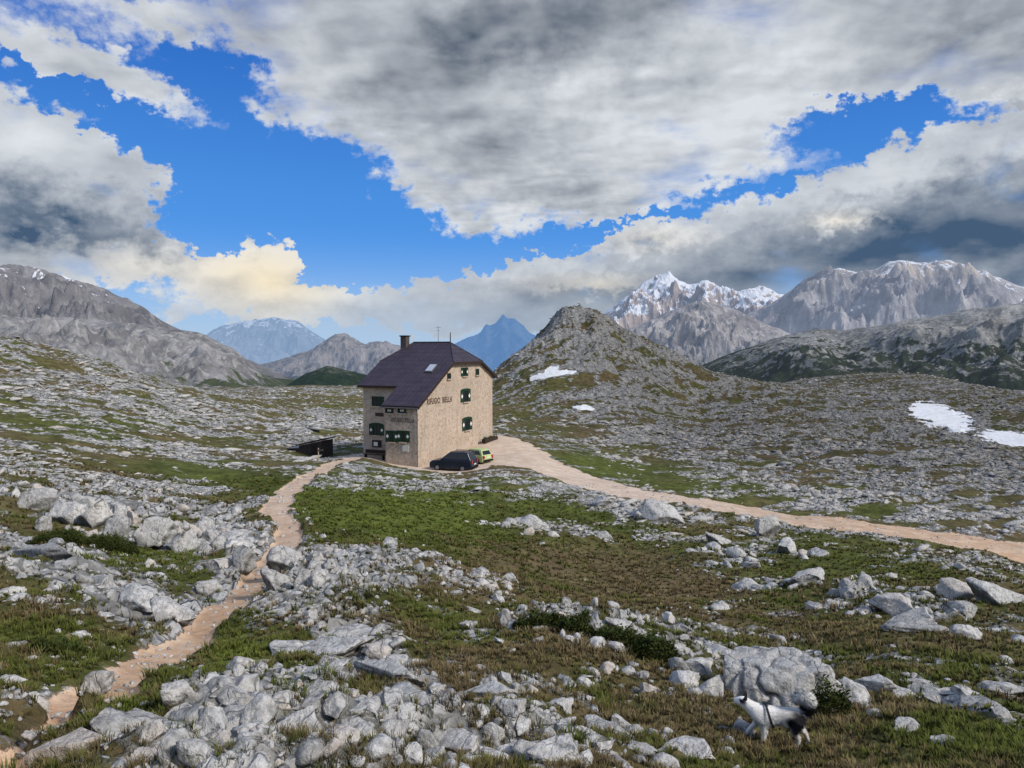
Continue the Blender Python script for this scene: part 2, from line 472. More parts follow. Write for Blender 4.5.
# ================================================================== MATERIALS
def ground_material():
    m, t, b = new_mat('mountain_ground')
    pos = t.node('ShaderNodeNewGeometry').outputs['Position']
    nz = t.node('ShaderNodeSeparateXYZ'); t.l.new(t.node('ShaderNodeNewGeometry').outputs['Normal'], nz.inputs[0])
    at_ = t.node('ShaderNodeAttribute', attribute_name='cover')
    sep = t.node('ShaderNodeSeparateColor'); t.l.new(at_.outputs['Color'], sep.inputs[0])
    rock, green, way = sep.outputs[0], sep.outputs[1], sep.outputs[2]
    snow = at_.outputs['Alpha']
    at2 = t.node('ShaderNodeAttribute', attribute_name='way_tint').outputs['Fac']
    n_big = t.noise(pos, 0.12, 6, 0.62)
    n_mid = t.noise(pos, 0.9, 6, 0.62)
    n_fine = t.noise(pos, 6.0, 5, 0.65)
    n_mic = t.noise(pos, 28.0, 3, 0.6)
    vd = t.voro(pos, 0.55, 'DISTANCE_TO_EDGE'); vd2 = t.voro(t.vmul(pos, (1, 1, .4)), 2.1, 'DISTANCE_TO_EDGE')
    vc = t.voro(pos, 1.3, 'F1', 'Color')
    sc_ = t.node('ShaderNodeSeparateColor'); t.l.new(vc, sc_.inputs[0])
    # rock colour
    rc = t.mix(t.ramp(n_mid, .32, .68), (.30, .30, .295), (.58, .575, .56))
    rc = t.mix(t.math('MULTIPLY', t.ramp(n_fine, .35, .6, 1, 0), .45), rc, (.20, .20, .19))
    rc = t.mix(t.math('MULTIPLY', t.ramp(n_big, .5, .7), .35), rc, (.48, .45, .40))
    crack = t.math('MINIMUM', t.ramp(vd, 0, .10), t.ramp(vd2, 0, .12))
    rc = t.mix(t.math('MULTIPLY', t.math('SUBTRACT', 1, crack), .55), rc, (.07, .07, .06))
    tone_mul = t.math('SUBTRACT', 1, t.node('ShaderNodeAttribute', attribute_name='darkening').outputs['Fac'])
    wsc = t.node('ShaderNodeVectorMath', operation='SCALE'); t.l.new(rc, wsc.inputs[0]); t.put(wsc.inputs['Scale'], tone_mul); rc = wsc.outputs[0]
    # grass colour
    g1 = t.mix(t.ramp(n_mid, .35, .68), (.056, .068, .015), (.128, .148, .033))
    d1 = t.mix(t.ramp(n_mid, .3, .7), (.090, .066, .032), (.20, .155, .080))
    gm = t.math('ADD', green, t.math('MULTIPLY', t.math('SUBTRACT', n_big, .5), 1.5))
    gm = t.math('ADD', gm, t.math('MULTIPLY', t.math('SUBTRACT', n_fine, .5), 1.0))
    gc = t.mix(t.ramp(gm, .22, .72), d1, g1)
    gc = t.mix(t.math('MULTIPLY', t.ramp(green, .70, .98), t.ramp(n_big, .3, .55, .35, .9)), gc, t.mix(t.ramp(n_mid, .3, .7), (.075, .105, .018), (.165, .205, .036)))
    gc = t.mix(t.ramp(n_fine, .42, .7, 0, .55), gc, t.mix(.5, gc, (.008, .010, .004)))
    gc = t.mix(t.ramp(n_mic, .55, .72, 0, .5), gc, (.17, .145, .08))
    wsg = t.node('ShaderNodeVectorMath', operation='SCALE'); t.l.new(gc, wsg.inputs[0]); t.put(wsg.inputs['Scale'], tone_mul); gc = wsg.outputs[0]
    # mask
    rm = t.math('ADD', rock, t.math('MULTIPLY', t.math('SUBTRACT', n_mid, .5), 1.5))
    rm = t.math('ADD', rm, t.math('MULTIPLY', t.math('SUBTRACT', n_fine, .5), .55))
    rm = t.math('ADD', rm, t.math('MULTIPLY', t.math('SUBTRACT', n_big, .5), .8))
    rf = t.ramp(rm, .50, .64)
    col = t.mix(rf, gc, rc)
    # gravel of the ways
    wp = t.mix(t.ramp(n_mid, .35, .7), (.56, .43, .33), (.70, .58, .465))
    wo = t.mix(t.ramp(n_mid, .35, .7), (.48, .285, .16), (.62, .44, .29))
    wc = t.mix(at2, wp, wo)
    wc = t.mix(t.ramp(n_fine, .5, .75, 0, .55), wc, (.60, .55, .49))
    wc = t.mix(t.ramp(n_mic, .52, .72, 0, .7), wc, (.24, .17, .12))
    wc = t.mix(t.ramp(n_big, .45, .7, 0, .45), wc, (.34, .27, .20))
    wf = t.ramp(t.math('ADD', way, t.math('MULTIPLY', t.math('SUBTRACT', n_fine, .5), .9)), .38, .62)
    col = t.mix(wf, col, wc)
    sn = t.ramp(t.math('ADD', snow, t.math('MULTIPLY', t.math('SUBTRACT', n_mid, .5), 1.1)), .40, .62)
    col = t.mix(sn, col, t.mix(t.ramp(n_mid, .4, .7), (.72, .74, .77), (.58, .58, .57)))
    h = t.math('ADD', t.math('MULTIPLY', n_fine, .5), t.math('MULTIPLY', n_mid, 1.0))
    h = t.math('ADD', h, t.math('MULTIPLY', t.math('MULTIPLY', crack, t.math('SUBTRACT', rf, wf, None, True)), .5))
    h = t.math('ADD', h, t.math('MULTIPLY', n_mic, .12))
    h = t.math('MULTIPLY', h, t.ramp(t.math('MAXIMUM', sn, wf), 0, 1, 1, .22))
    finish(t, b, col, .95, t.bump(h, .9, .22), .1)
    return m


def rock_material():
    m, t, b = new_mat('limestone')
    geo = t.node('ShaderNodeNewGeometry')
    pos = geo.outputs['Position']
    rnd = t.node('ShaderNodeObjectInfo').outputs['Random']
    ra = t.node('ShaderNodeAttribute', attribute_name='rnd').outputs['Fac']
    v = t.math('FRACT', t.math('ADD', rnd, ra))
    n1 = t.noise(pos, 1.7, 5, 0.6); n2 = t.noise(pos, 9, 6, 0.68); n3 = t.noise(t.vmul(pos, (1, 1, .25)), 5, 5, .6, 1.0); n4 = t.noise(pos, 45, 3, .6)
    c = t.mix(t.ramp(n2, .30, .62), (.30, .295, .285), (.66, .65, .63))
    c = t.mix(t.ramp(n1, .42, .66, 0, .5), c, (.56, .55, .52))
    c = t.mix(t.ramp(n3, .52, .68, 0, .55), c, (.20, .20, .20))
    c = t.mix(t.ramp(n4, .54, .70, 0, .45), c, (.14, .14, .13))
    wpos = t.node('ShaderNodeVectorMath', operation='ADD'); t.l.new(pos, wpos.inputs[0])
    wn_ = t.node('ShaderNodeTexNoise'); t.l.new(pos, wn_.inputs['Vector']); wn_.inputs['Scale'].default_value = 2.2; wn_.inputs['Detail'].default_value = 3
    wsc = t.node('ShaderNodeVectorMath', operation='SCALE'); t.l.new(wn_.outputs['Color'], wsc.inputs[0]); wsc.inputs['Scale'].default_value = .75
    t.l.new(wsc.outputs[0], wpos.inputs[1])
    vd = t.voro(t.vmul(wpos.outputs[0], (1, 1, .45)), 2.3, 'DISTANCE_TO_EDGE')
    cr = t.ramp(t.math('ADD', vd, t.math('MULTIPLY', n2, .08)), .04, .09)
    c = t.mix(t.math('MULTIPLY', t.math('SUBTRACT', 1, cr), t.ramp(n1, .48, .62, 0, .6)), c, (.08, .08, .075))
    c = t.mix(t.ramp(v, .82, .97, 0, .5), c, (.42, .34, .27))
    dark = t.math('MULTIPLY', t.ramp(v, 0, 1, .70, 1.12, False), t.math('SUBTRACT', 1, t.node('ShaderNodeAttribute', attribute_name='darkening').outputs['Fac']))
    mul = t.node('ShaderNodeVectorMath', operation='SCALE'); t.l.new(c, mul.inputs[0]); t.put(mul.inputs['Scale'], dark)
    c = mul.outputs[0]
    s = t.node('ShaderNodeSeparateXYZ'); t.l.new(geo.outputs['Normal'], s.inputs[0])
    c = t.mix(t.ramp(s.outputs[2], -.5, .15, .75, 0), c, (.055, .05, .035))  # undersides: soil tint, plus shade between rocks put into the colour
    h = t.math('ADD', t.math('MULTIPLY', n2, .8), t.math('MULTIPLY', n3, .7))
    h = t.math('ADD', h, t.math('ADD', t.math('MULTIPLY', cr, .2), t.math('MULTIPLY', n4, .18)))
    finish(t, b, c, .92, t.bump(h, .85, .09), .12)
    return m


def blade_material():
    m, t, b = new_mat('grass_blades')
    c = t.node('ShaderNodeAttribute', attribute_name='tint').outputs['Color']
    g = t.node('ShaderNodeNewGeometry').outputs['Normal']
    s = t.node('ShaderNodeVectorMath', operation='SCALE'); t.l.new(g, s.inputs[0]); s.inputs['Scale'].default_value = .55
    a = t.node('ShaderNodeVectorMath', operation='ADD'); t.l.new(s.outputs[0], a.inputs[0]); a.inputs[1].default_value = (0, 0, .75)
    nn = t.node('ShaderNodeVectorMath', operation='NORMALIZE'); t.l.new(a.outputs[0], nn.inputs[0])
    finish(t, b, c, .9, nn.outputs[0], .05)
    return m


GROUND = ground_material(); LIME = rock_material(); BLADE = blade_material()

# ================================================================== TERRAIN


def build_terrain():
    t1 = np.linspace(-0.84, 0.84, 1240)
    side = np.linspace(0.84, math.pi, 56)[1:]
    th = np.concatenate([-side[::-1], t1, side[:-1]])
    r = np.concatenate([[0.6, 1.2, 2.0, 2.8], np.exp(np.linspace(math.log(3.3), math.log(470), 900)), np.exp(np.linspace(math.log(480), math.log(1400), 40)), [3000, 9000, 30000, 90000]])
    nt, nr = len(th), len(r)
    T, R = np.meshgrid(th, r)
    jit = (rng.random(T.shape) - .5) * np.gradient(th)[None, :] * .5
    jit[:, ::1] *= (np.abs(T) < .8)
    T = T + jit
    X = R * np.sin(T); Y = R * np.cos(T)
    Zt, mk = height(X, Y, True)
    far = sstep(1000, 1400, R)
    Zt = Zt * (1 - far) + -420 * far
    snow = snow_mask(X, Y)
    Zs = base_h(X, Y) + fbm(X * .06, Y * .06, 2, 78) * .4
    Zt = Zt * (1 - .9 * snow) + (Zs + .15) * .9 * snow
    way = np.maximum(np.maximum(mk['foot'], mk['road']), mk['yard'])
    cov = np.stack([mk['rock'], mk['green'], way, snow], -1).reshape(-1, 4)
    wt = np.clip(np.maximum(mk['foot'] * (.45 + .55 * sstep(40, 14, R)), mk['road'] * sstep(8, 30, X) * .75), 0, 1).ravel()
    tone = (.42 * sstep(50, 130, R) * sstep(-15, 40, X)).ravel()  # ground colour lowered over the far right plateau
    V = np.stack([X, Y, Zt], -1).reshape(-1, 3)
    idx = np.arange(nt * nr).reshape(nr, nt)
    a = idx[:-1]; b = idx[1:]
    an = np.roll(a, -1, 1); bn = np.roll(b, -1, 1)
    Fc = np.stack([a, b, bn, an], -1).reshape(-1, 4)[:, ::-1]
    fm = lambda k: k.ravel()[Fc].mean(1)
    f_foot = fm(mk['foot']) > .5
    f_yard = (fm(mk['yard']) > .5) & ~f_foot
    f_road = (fm(mk['road']) > .5) & ~f_foot & ~f_yard
    f_snow = fm(snow) > .5
    used = f_foot | f_yard | f_road | f_snow

    def sub(name, sel, kind='structure'):
        fs = Fc[sel]
        u, inv = np.unique(fs, return_inverse=True)
        me = np_mesh(name, V[u], inv.reshape(fs.shape), {'cover': ('FLOAT_COLOR', cov[u]), 'way_tint': ('FLOAT', wt[u]), 'darkening': ('FLOAT', tone[u])})
        o = link(name, me, GROUND)
        if kind: o['kind'] = kind
        return o
    sub('ground', ~used)
    sub('footpath', f_foot); sub('gravel_yard', f_yard); sub('gravel_road', f_road)
    # each snow patch is a thing of its own
    cx = X.ravel()[Fc].mean(1); cy = Y.ravel()[Fc].mean(1)
    spots = [((549, 384, 190), 'old snow patch high on the side of the rocky knoll, the upper one'), ((585, 408, 160), 'small snow patch low on the knoll just below the larger one'),
             ((945, 420, 175), 'largest snow patch, a long white strip on the stony plateau beyond the road'), ((1012, 437, 150), 'snow patch cut by the picture edge beside the longest snow strip'),
             ((487, 428, 118), 'tiny snow remnant behind the stone hut near its gable corner')]
    S = np.array([hpoint(*s[0]) for s in spots])
    near = np.argmin((cx[:, None] - S[:, 0]) ** 2 + (cy[:, None] - S[:, 1]) ** 2, 1) if False else None
    fi = np.where(f_snow)[0]
    who = np.argmin((cx[fi][:, None] - S[:, 0]) ** 2 + (cy[fi][:, None] - S[:, 1]) ** 2, 1)
    for k, (_, lab) in enumerate(spots):
        sel = np.zeros(len(Fc), bool); sel[fi[who == k]] = True
        if sel.any():
            tag(sub('snow_patch', sel, None), lab, 'snow patch', 'old snow patches on the plateau', 'thing')


build_terrain()

# ================================================================== ROCKS
def rock_proto(seed, sub=3, cuts=12, flat=1.0, rough=.08, blade=False):
    R = random.Random(seed)
    bm = bmesh.new(); bmesh.ops.create_icosphere(bm, subdivisions=sub, radius=1)
    V = np.array([v.co[:] for v in bm.verts]); Fc = np.array([[v.index for v in f.verts] for f in bm.faces]); bm.free()
    off = Vector((seed * 3.1, seed * 1.7, 0))
    for _ in range(cuts):
        n = np.array([R.gauss(0, 1), R.gauss(0, 1), R.gauss(0, .8)]); n /= np.linalg.norm(n)
        d = R.uniform(.36, .80)
        k = V @ n - d
        V = V - np.where(k > 0, k * .98, 0)[:, None] * n
    if rough:
        for i in range(len(V)):
            p = Vector(V[i])
            s = mnoise.fractal(p * 1.6 + off, .9, 2.1, 5) * rough * 1.5 + (abs(mnoise.noise(p * 3.3 + off)) - .25) * -rough * 1.6
            V[i] *= 1 + s
    V = V / np.abs(V).max(0)
    ax = np.array([R.uniform(.8, 1.25), R.uniform(.65, .95), R.uniform(.55, .85) * flat])
    if blade:
        ax = np.array([R.uniform(.65, .9), R.uniform(.4, .6), R.uniform(.95, 1.3)])
    return V * ax, Fc


NEAR = [rock_proto(100 + i, 4, 15, 1.0, .10) for i in range(8)] + [rock_proto(140 + i, 4, 13, 1.0, .10, True) for i in range(4)] + [rock_proto(160 + i, 4, 11, .5, .08) for i in range(3)]
MID = [rock_proto(200 + i, 2, 9, 1.0, .08) for i in range(10)] + [rock_proto(230 + i, 2, 9, 1.0, .08, True) for i in range(4)] + [rock_proto(260 + i, 2, 9, .5, .06) for i in range(3)]
FAR = [rock_proto(300 + i, 1, 6, .9, 0) for i in range(10)]
NEAR_ME = []
for V, Fc in NEAR:
    me = np_mesh('boulder', V, Fc); me.materials.append(LIME); NEAR_ME.append(me)

SIZE = [(250, 735, 230, 45, 0, 1.5), (150, 600, 150, 50, 20, .9), (180, 500, 120, 12, 5, .6), (330, 640, 80, 50, 50, .8), (410, 590, 60, 40, 0, .6), (550, 740, 100, 30, 0, 1.3), (700, 655, 50, 20, 10, 1.2), (580, 625, 80, 18, 10, .9), (650, 512, 70, 12, 6, 2.0),
        (640, 580, 90, 30, 0, .5), (900, 508, 150, 10, 7, 1.5), (960, 700, 90, 30, 0, 1.2), (240, 560, 40, 30, 0, 1.4), (600, 350, 120, 50, 0, .8)]
BLADEF = [(130, 530, 130, 50, 20, 1), (200, 620, 60, 40, 0, .8), (580, 630, 80, 25, 0, .8)]
FLATF = [(180, 495, 110, 12, 6, 1), (320, 665, 45, 28, 0, 1), (420, 690, 70, 14, 40, .9), (960, 700, 80, 20, 15, 1), (30, 550, 60, 14, 25, .9), (600, 690, 80, 12, 25, .7)]


def scatter(n, r0, r1, lo, hi, alpha, seed):
    g = np.random.default_rng(seed)
    th = (g.random(n) - .5) * 1.68
    r = np.exp(math.log(r0) + g.random(n) * math.log(r1 / r0))
    x, y = r * np.sin(th), r * np.cos(th)
    z, mk = height(x, y, True)
    way = np.maximum(np.maximum(mk['foot'], mk['road']), mk['yard'])
    clump = fbm(x * .35, y * .35, 4, 61) * .85 + fbm(x * .08, y * .08, 3, 62) * .5
    dens = np.clip(mk['rock'] * 1.15 + clump * .6 - .30, .006, 1) ** 1.7
    dens = np.where(way > .3, .16, dens * (way < .12)); onway = way > .3
    dens *= snow_mask(x, y) < .1
    u = g.random(n); s0 = lo * (1 - u * (1 - (lo / hi) ** alpha)) ** (-1 / alpha)
    near_way = poly_dist(x, y, FOOT)[0] - .5
    hut = (np.abs(x + 2.5) < 13) & (y > 70) & (y < 101)
    keep = (g.random(n) < dens) & ~hut & ~(onway & (s0 > lo * 1.6)) & ~((s0 > 9) & (near_way < .55 + .5 * s0 * r / F))
    s = s0 * field(mk['px'], mk['py'], SIZE, 1.0)
    s = s * r / F * .5                                              # half-size in metres
    s = np.clip(s, .02, 1.4 + r * .006)
    k = np.where(keep)[0]
    bl = field(mk['px'][k], mk['py'][k], BLADEF); fl = field(mk['px'][k], mk['py'][k], FLATF)
    return dict(x=x[k], y=y[k], z=z[k], s=s[k], r=r[k], px=mk['px'][k], py=mk['py'][k], bl=bl, fl=fl)


def thin(d, tol=.62):
    """drop rocks that sit almost wholly inside a larger neighbour"""
    order = np.argsort(-d['s']); keep = []; grid = {}
    X, Y, S = d['x'], d['y'], d['s']
    for i in order:
        cs = max(.4, 0.02 * d['r'][i]); ok = True
        L = int(math.log2(cs)) if cs > 1 else 0
        for lv in range(0, 5):
            c = .8 * 2 ** lv
            gx, gy = int(X[i] // c), int(Y[i] // c)
            for ax in (-1, 0, 1):
                for ay in (-1, 0, 1):
                    for j in grid.get((lv, gx + ax, gy + ay), ()):
                        if (X[i] - X[j]) ** 2 + (Y[i] - Y[j]) ** 2 < (tol * (S[j] + .5 * S[i])) ** 2:
                            ok = False; break
                    if not ok: break
                if not ok: break
            if not ok: break
        if ok:
            keep.append(i)
            lv = 0
            while .8 * 2 ** lv < S[i] * 1.2 and lv < 4: lv += 1
            c = .8 * 2 ** lv
            grid.setdefault((lv, int(X[i] // c), int(Y[i] // c)), []).append(i)
    k = np.array(keep)
    return {a: v[k] for a, v in d.items()}


# hand placed boulders of the photo: px, py (foot), depth, half sizes (x, y, z) m, turn, proto, label
HERO = [
    (812, 592, 30.5, 1.15, .8, .85, .4, 3, 'large pale boulder alone on the grassy slope below the road', None),
    (849, 612, 27.5, .46, .38, .42, 1.2, 5, 'small round boulder below and right of the large pale boulder on the slope', None),
    (900, 628, 23.5, .78, .6, .62, -.5, 1, 'angular boulder with a tilted face between the long outcrop and the small round boulder', None),
    (962, 606, 26, 1.0, .7, .55, -.35, 0, 'higher half of the long cracked outcrop at the edge of the slope', None),
    (1000, 622, 24.5, 1.05, .75, .62, -.5, 6, 'lower half of the long cracked outcrop, cut by the picture edge', None),
    (918, 650, 18, .62, .5, .42, .2, 4, 'split pale block lying at the foot of the angular boulder', None),
    (925, 664, 16, .72, .5, .2, -.2, 12, 'low flat slab below the split pale block', None),
    (968, 668, 15.5, .45, .3, .24, .3, 2, 'small pointed rock beside the low flat slab on the right slope', None),
    (660, 524, 52, 2.1, 1.2, 1.0, -.2, 0, 'long dark grey outcrop lying just below the gravel road', None),
    (602, 517, 56, 1.3, .9, .65, .1, 7, 'broad low boulder at the hut end of the roadside outcrops', None),
    (640, 523, 52.5, .55, .5, .5, .6, 2, 'small boulder between the two roadside outcrops', None),
    (770, 532, 49, .9, .7, 1.0, .3, 8, 'upright boulder at the road edge where the road bends away', None),
    (790, 557, 42, .85, .7, .75, .7, 5, 'rounded boulder on the grass below the upright roadside boulder', None),
    (718, 545, 45, 1.1, .7, .6, .1, 6, 'cluster block of pale rock on the grass below the road', None),
    (700, 662, 11.6, .33, .28, .26, .2, 3, 'topmost block of the boulder pile left of the dog', None),
    (680, 668, 11.4, .17, .2, .19, .9, 2, 'small block at the outer end of the boulder pile left of the dog', None),
    (686, 698, 10.6, .30, .26, .26, 1.4, 1, 'lower ribbed block of the boulder pile left of the dog', None),
    (714, 708, 10.2, .25, .24, .25, 2.0, 7, 'rounded grey boulder directly in front of the dog nose', None),
    (735, 664, 11.5, .22, .2, .17, .2, 4, 'block behind the rounded boulder in the pile near the dog', None),
    (722, 668, 11.2, .17, .16, .18, 1.2, 5, 'wedge block between its neighbours in the pile near the dog', None),
    (770, 668, 11.4, .26, .22, .16, .5, 6, 'flat topped block bridging the pile and the big boulder', None),
    (856, 700, 10.6, .34, .26, .25, -.6, 0, 'ribbed block leaning on the far shoulder of the big boulder', None),
    (880, 694, 11, .30, .22, .17, -.7, 12, 'sloping slab trailing down beside the big boulder', None),
    (910, 702, 10.8, .24, .2, .10, -.5, 13, 'smaller slab at the end of the rocks beyond the dog tail', None),
    (908, 735, 8.9, .20, .15, .10, .1, 14, 'pale flat stone alone in the grass right of the dog', None),
    (948, 752, 8.2, .16, .13, .08, .4, 13, 'small pale stone half sunk in grass near the bottom corner', None),
    (963, 697, 11, .34, .16, .10, -.4, 12, 'long narrow slab bedded in the turf right of the big boulder', None),
    (1010, 690, 11.3, .36, .16, .10, -.35, 13, 'narrow turf slab farthest from the big boulder', None),
    (585, 697, 9.9, .16, .13, .13, .3, 2, 'single white stone in the brown grass hollow', None),
    (262, 718, 6.6, .30, .22, .21, .05, 0, 'big smooth oblong boulder on top of the foreground rock pile', None),
    (215, 735, 6.2, .24, .2, .20, .6, 3, 'large pale boulder with a dark notch in the foreground pile', None),
    (115, 742, 6.1, .33, .26, .2, .2, 6, 'broad light boulder at the edge of the pile nearest the path', None),
    (130, 722, 6.8, .18, .15, .17, .9, 1, 'pointed rock standing in the grass beside the path', None),
    (175, 712, 7.2, .17, .15, .17, .3, 5, 'rough square block at the back of the foreground pile', None),
    (405, 720, 7.2, .24, .2, .18, .1, 7, 'domed grey boulder at the right end of the foreground pile', None),
    (425, 742, 6.5, .13, .12, .14, .8, 2, 'rounded cobble boulder with a dark underside below the domed boulder', None),
    (340, 712, 7.2, .19, .17, .19, .5, 1, 'angular block with a flat top in the middle of the pile', None),
    (290, 765, 5.2, .22, .2, .22, .9, 4, 'blue grey broken boulder at the bottom edge', None),
    (245, 752, 5.6, .18, .15, .17, 1.4, 3, 'dark grey wedge boulder in front of the oblong boulder', None),
    (60, 765, 5.6, .32, .25, .15, 0, 12, 'wide pale slab at the bottom edge beside the path', None),
    (92, 689, 8.8, .20, .16, .22, .4, 9, 'pale pointed block standing at the edge of the red earth', None),
    (22, 713, 7.4, .20, .17, .15, .3, 5, 'rounded white boulder left of the footpath in dark grass', None),
    (32, 745, 6.3, .15, .12, .10, .5, 6, 'brownish stone lying on the footpath', None),
    (8, 682, 8.4, .17, .12, .07, .2, 13, 'flat white stone at the picture edge left of the footpath', None),
    (216, 577, 20.5, .55, .45, .6, .3, 3, 'big rounded boulder above the footpath bend', None),
    (238, 572, 20.5, .42, .4, .5, .9, 7, 'second rounded boulder beside the footpath bend, smaller than its neighbour', None),
    (208, 590, 18.8, .36, .3, .3, .2, 5, 'brownish round boulder just below the two big ones at the path bend', None),
    (272, 594, 17.2, .42, .36, .46, .2, 6, 'grey boulder on the far bank of the footpath', None),
    (300, 598, 16.8, .22, .24, .46, .3, 9, 'upright dark cleft boulder on the far bank of the footpath', None),
    (318, 600, 16.6, .28, .26, .40, 1.0, 8, 'upright pale boulder at the end of the bank across the footpath', None),
    (62, 508, 29, .9, .6, .85, .4, 10, 'tall grooved outcrop in the middle of the rock rib on the left slope', None),
    (115, 540, 26, .45, .4, .75, .3, 8, 'upright spike of rock below the rock rib on the left slope', None),
    (505, 640, 14.2, .13, .13, .32, .2, 9, 'tall narrow stone standing at the start of the rock ridge', None),
    (514, 650, 13.6, .18, .16, .25, .2, 10, 'leaning grey stone beside the tall narrow stone', None),
    (592, 652, 12.9, .20, .17, .30, .5, 11, 'grooved upright block in the middle of the rock ridge', None),
    (467, 643, 14, .22, .18, .2, .2, 3, 'rounded block at the low end of the rock ridge in the hollow', None),
    (650, 652, 12.6, .28, .22, .18, .2, 6, 'pale block on the crest of the rock ridge near the boulder pile', None),
    (318, 676, 10.9, .80, .55, .14, .1, 12, 'large flat white slab in the middle of the rubble right of the footpath', None),
    (352, 657, 12.2, .60, .42, .13, -.2, 14, 'second flat white slab just above the largest white slab', None),
    (292, 668, 11.2, .42, .30, .12, .5, 13, 'small flat slab at the path side of the largest white slab', None),
    (385, 697, 9.0, .60, .24, .13, -.75, 12, 'upper bar of the diagonal line of white slabs left of the brown hollow', None),
    (415, 718, 7.9, .55, .22, .14, -.75, 13, 'middle bar of the diagonal line of white slabs left of the brown hollow', None),
    (452, 748, 6.7, .50, .20, .13, -.8, 14, 'lowest bar of the diagonal line of white slabs left of the brown hollow', None),
    (35, 556, 18.0, 1.5, .45, .34, -.62, 12, 'long smooth white slab running in from the left picture edge', None),
    (88, 580, 16.6, 1.0, .40, .32, -.62, 14, 'next slab downhill from the long smooth white slab', None),
    (130, 606, 14.8, .75, .36, .36, -.6, 0, 'broken block at the lower end of the white slab line on the left', None),
    (165, 628, 13.6, .55, .34, .34, -.5, 6, 'squat block on the bank where the white slab line meets the footpath', None),
    (150, 541, 26.0, .75, .5, .80, .3, 9, 'upright fin in the rock rib right of the tall grooved outcrop', None),
    (178, 552, 24.6, .65, .5, .72, .1, 11, 'second upright fin further down the rock rib', None),
    (36, 502, 30.5, .8, .5, .70, .4, 8, 'upright block where the rock rib leaves the left picture edge', None),
    (90, 512, 28.6, .7, .5, .75, .2, 11, 'broad fin between the tall grooved outcrop and the smaller fins', None),
    (280, 575, 19.6, .55, .4, .6, .7, 10, 'tall cleft rock on the far bank above the grey path boulder', None),
    (560, 638, 13.7, .24, .2, .26, .3, 8, 'slanting grey block near the middle of the rock ridge crest', None),
    (618, 640, 13.3, .30, .22, .20, .1, 6, 'wide pale block on the ridge crest just past the grooved upright block', None),
    (672, 646, 12.6, .26, .2, .20, .4, 1, 'pale block where the ridge crest joins the boulder pile', None),
    (490, 705, 8.3, .34, .22, .11, -.5, 12, 'low white slab in the straw grass left of the single white stone', None),
    (612, 728, 8.0, .40, .2, .10, -.5, 13, 'low white slab in the straw grass below the single white stone', None),
    (690, 760, 7.4, .34, .24, .10, -.3, 14, 'smooth white slab at the bottom edge in front of the dog', None),
    (530, 755, 6.4, .22, .18, .17, .2, 2, 'angular grey boulder at the bottom edge in the central rocks', None),
    (555, 762, 6.2, .24, .2, .18, .7, 4, 'blue grey block beside the angular boulder at the bottom edge', None),
    (505, 750, 6.5, .15, .14, .15, .2, 1, 'pinkish brown block at the left of the central bottom rocks', None),
]
hero_pts = []
for px, py, D, ax, ay, az, rz, pi_, lab, grp in HERO:
    x, y, _ = at(px, py, D)
    hero_pts.append((x, y, max(ax, ay)))
HP = np.array(hero_pts)


def surf(x, y):
    return float(height(np.array([x]), np.array([y]))[0])


def clear_of_heroes(d, extra=()):
    pts = np.vstack([HP, np.array(extra).reshape(-1, 3)]) if len(extra) else HP
    ok = np.ones(len(d['x']), bool)
    for hx, hy, hr in pts:
        ok &= ((d['x'] - hx) ** 2 + (d['y'] - hy) ** 2) > (hr * .62 + d['s'] * .55) ** 2
    return {k: v[ok] for k, v in d.items()}


for px, py, D, ax, ay, az, rz, pi_, lab, grp in HERO:
    x, y, _ = at(px, py, D)
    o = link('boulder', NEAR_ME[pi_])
    pr = NEAR[pi_][0]; ext = np.abs(pr).max(0)
    o.scale = (ax / ext[0], ay / ext[1], az / ext[2] * .95)
    o.location = (x, y + ay * .6, surf(x, y + ay * .6) + az * .32)
    o.rotation_euler = (random.uniform(-.15, .15), random.uniform(-.15, .15), rz)
    tag(o, lab, 'boulder', 'limestone boulders named one by one')

# the big cracked boulder behind the dog
bx, by, _ = at(799, 712, 10.3)
BIG = (bx, by + .55, 1.0)


def big_boulder():
    bm = bmesh.new(); bmesh.ops.create_icosphere(bm, subdivisions=6, radius=1)
    V = np.array([v.co[:] for v in bm.verts]); Fc = np.array([[v.index for v in f.verts] for f in bm.faces]); bm.free()
    R = random.Random(5)
    for _ in range(16):
        n = np.array([R.gauss(0, 1), R.gauss(0, 1), R.gauss(0, .8)]); n /= np.linalg.norm(n)
        k = V @ n - R.uniform(.55, .82); V = V - np.where(k > 0, k * .92, 0)[:, None] * n
    V /= np.abs(V).max(0)
    V = V * np.array([.92, .60, .62])
    a = np.arctan2(V[:, 1], V[:, 0])
    run = np.zeros(len(V))
    for i in range(len(V)):
        p = Vector(V[i])
        q = Vector((p.x * 5.2, p.y * 5.2, p.z * 1.3)) + Vector((mnoise.noise(p * 2.5), 0, 0)) * .9
        rr = 1 - abs(mnoise.noise(q * .62 + Vector((3, 1, 4)))) * 3.2
        run[i] = max(0, rr) ** 2
        s = mnoise.fractal(p * 3 + Vector((9, 2, 1)), .8, 2.1, 7) * .06
        V[i] *= 1 + s
    side = np.clip(1.1 - np.abs(V[:, 2]) / .62, 0, 1)
    V *= (1 - .15 * run * (.35 + side))[:, None]
    V[:, 2] -= .10 * np.clip(V[:, 0] - .2, 0, 1) 
    me = np_mesh('boulder', V, Fc, {'darkening': ('FLOAT', .10 + .30 * np.clip(-V[:, 2] * 2, 0, 1))})  # boulder's shade put into its colour, stronger towards the foot
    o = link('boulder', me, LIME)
    o.location = (BIG[0], BIG[1], surf(BIG[0], BIG[1]) + .27)
    o.rotation_euler = (0, 0, -.18)
    tag(o, 'biggest boulder, deeply grooved grey limestone directly behind the dog', 'boulder', 'limestone boulders named one by one')


big_boulder()

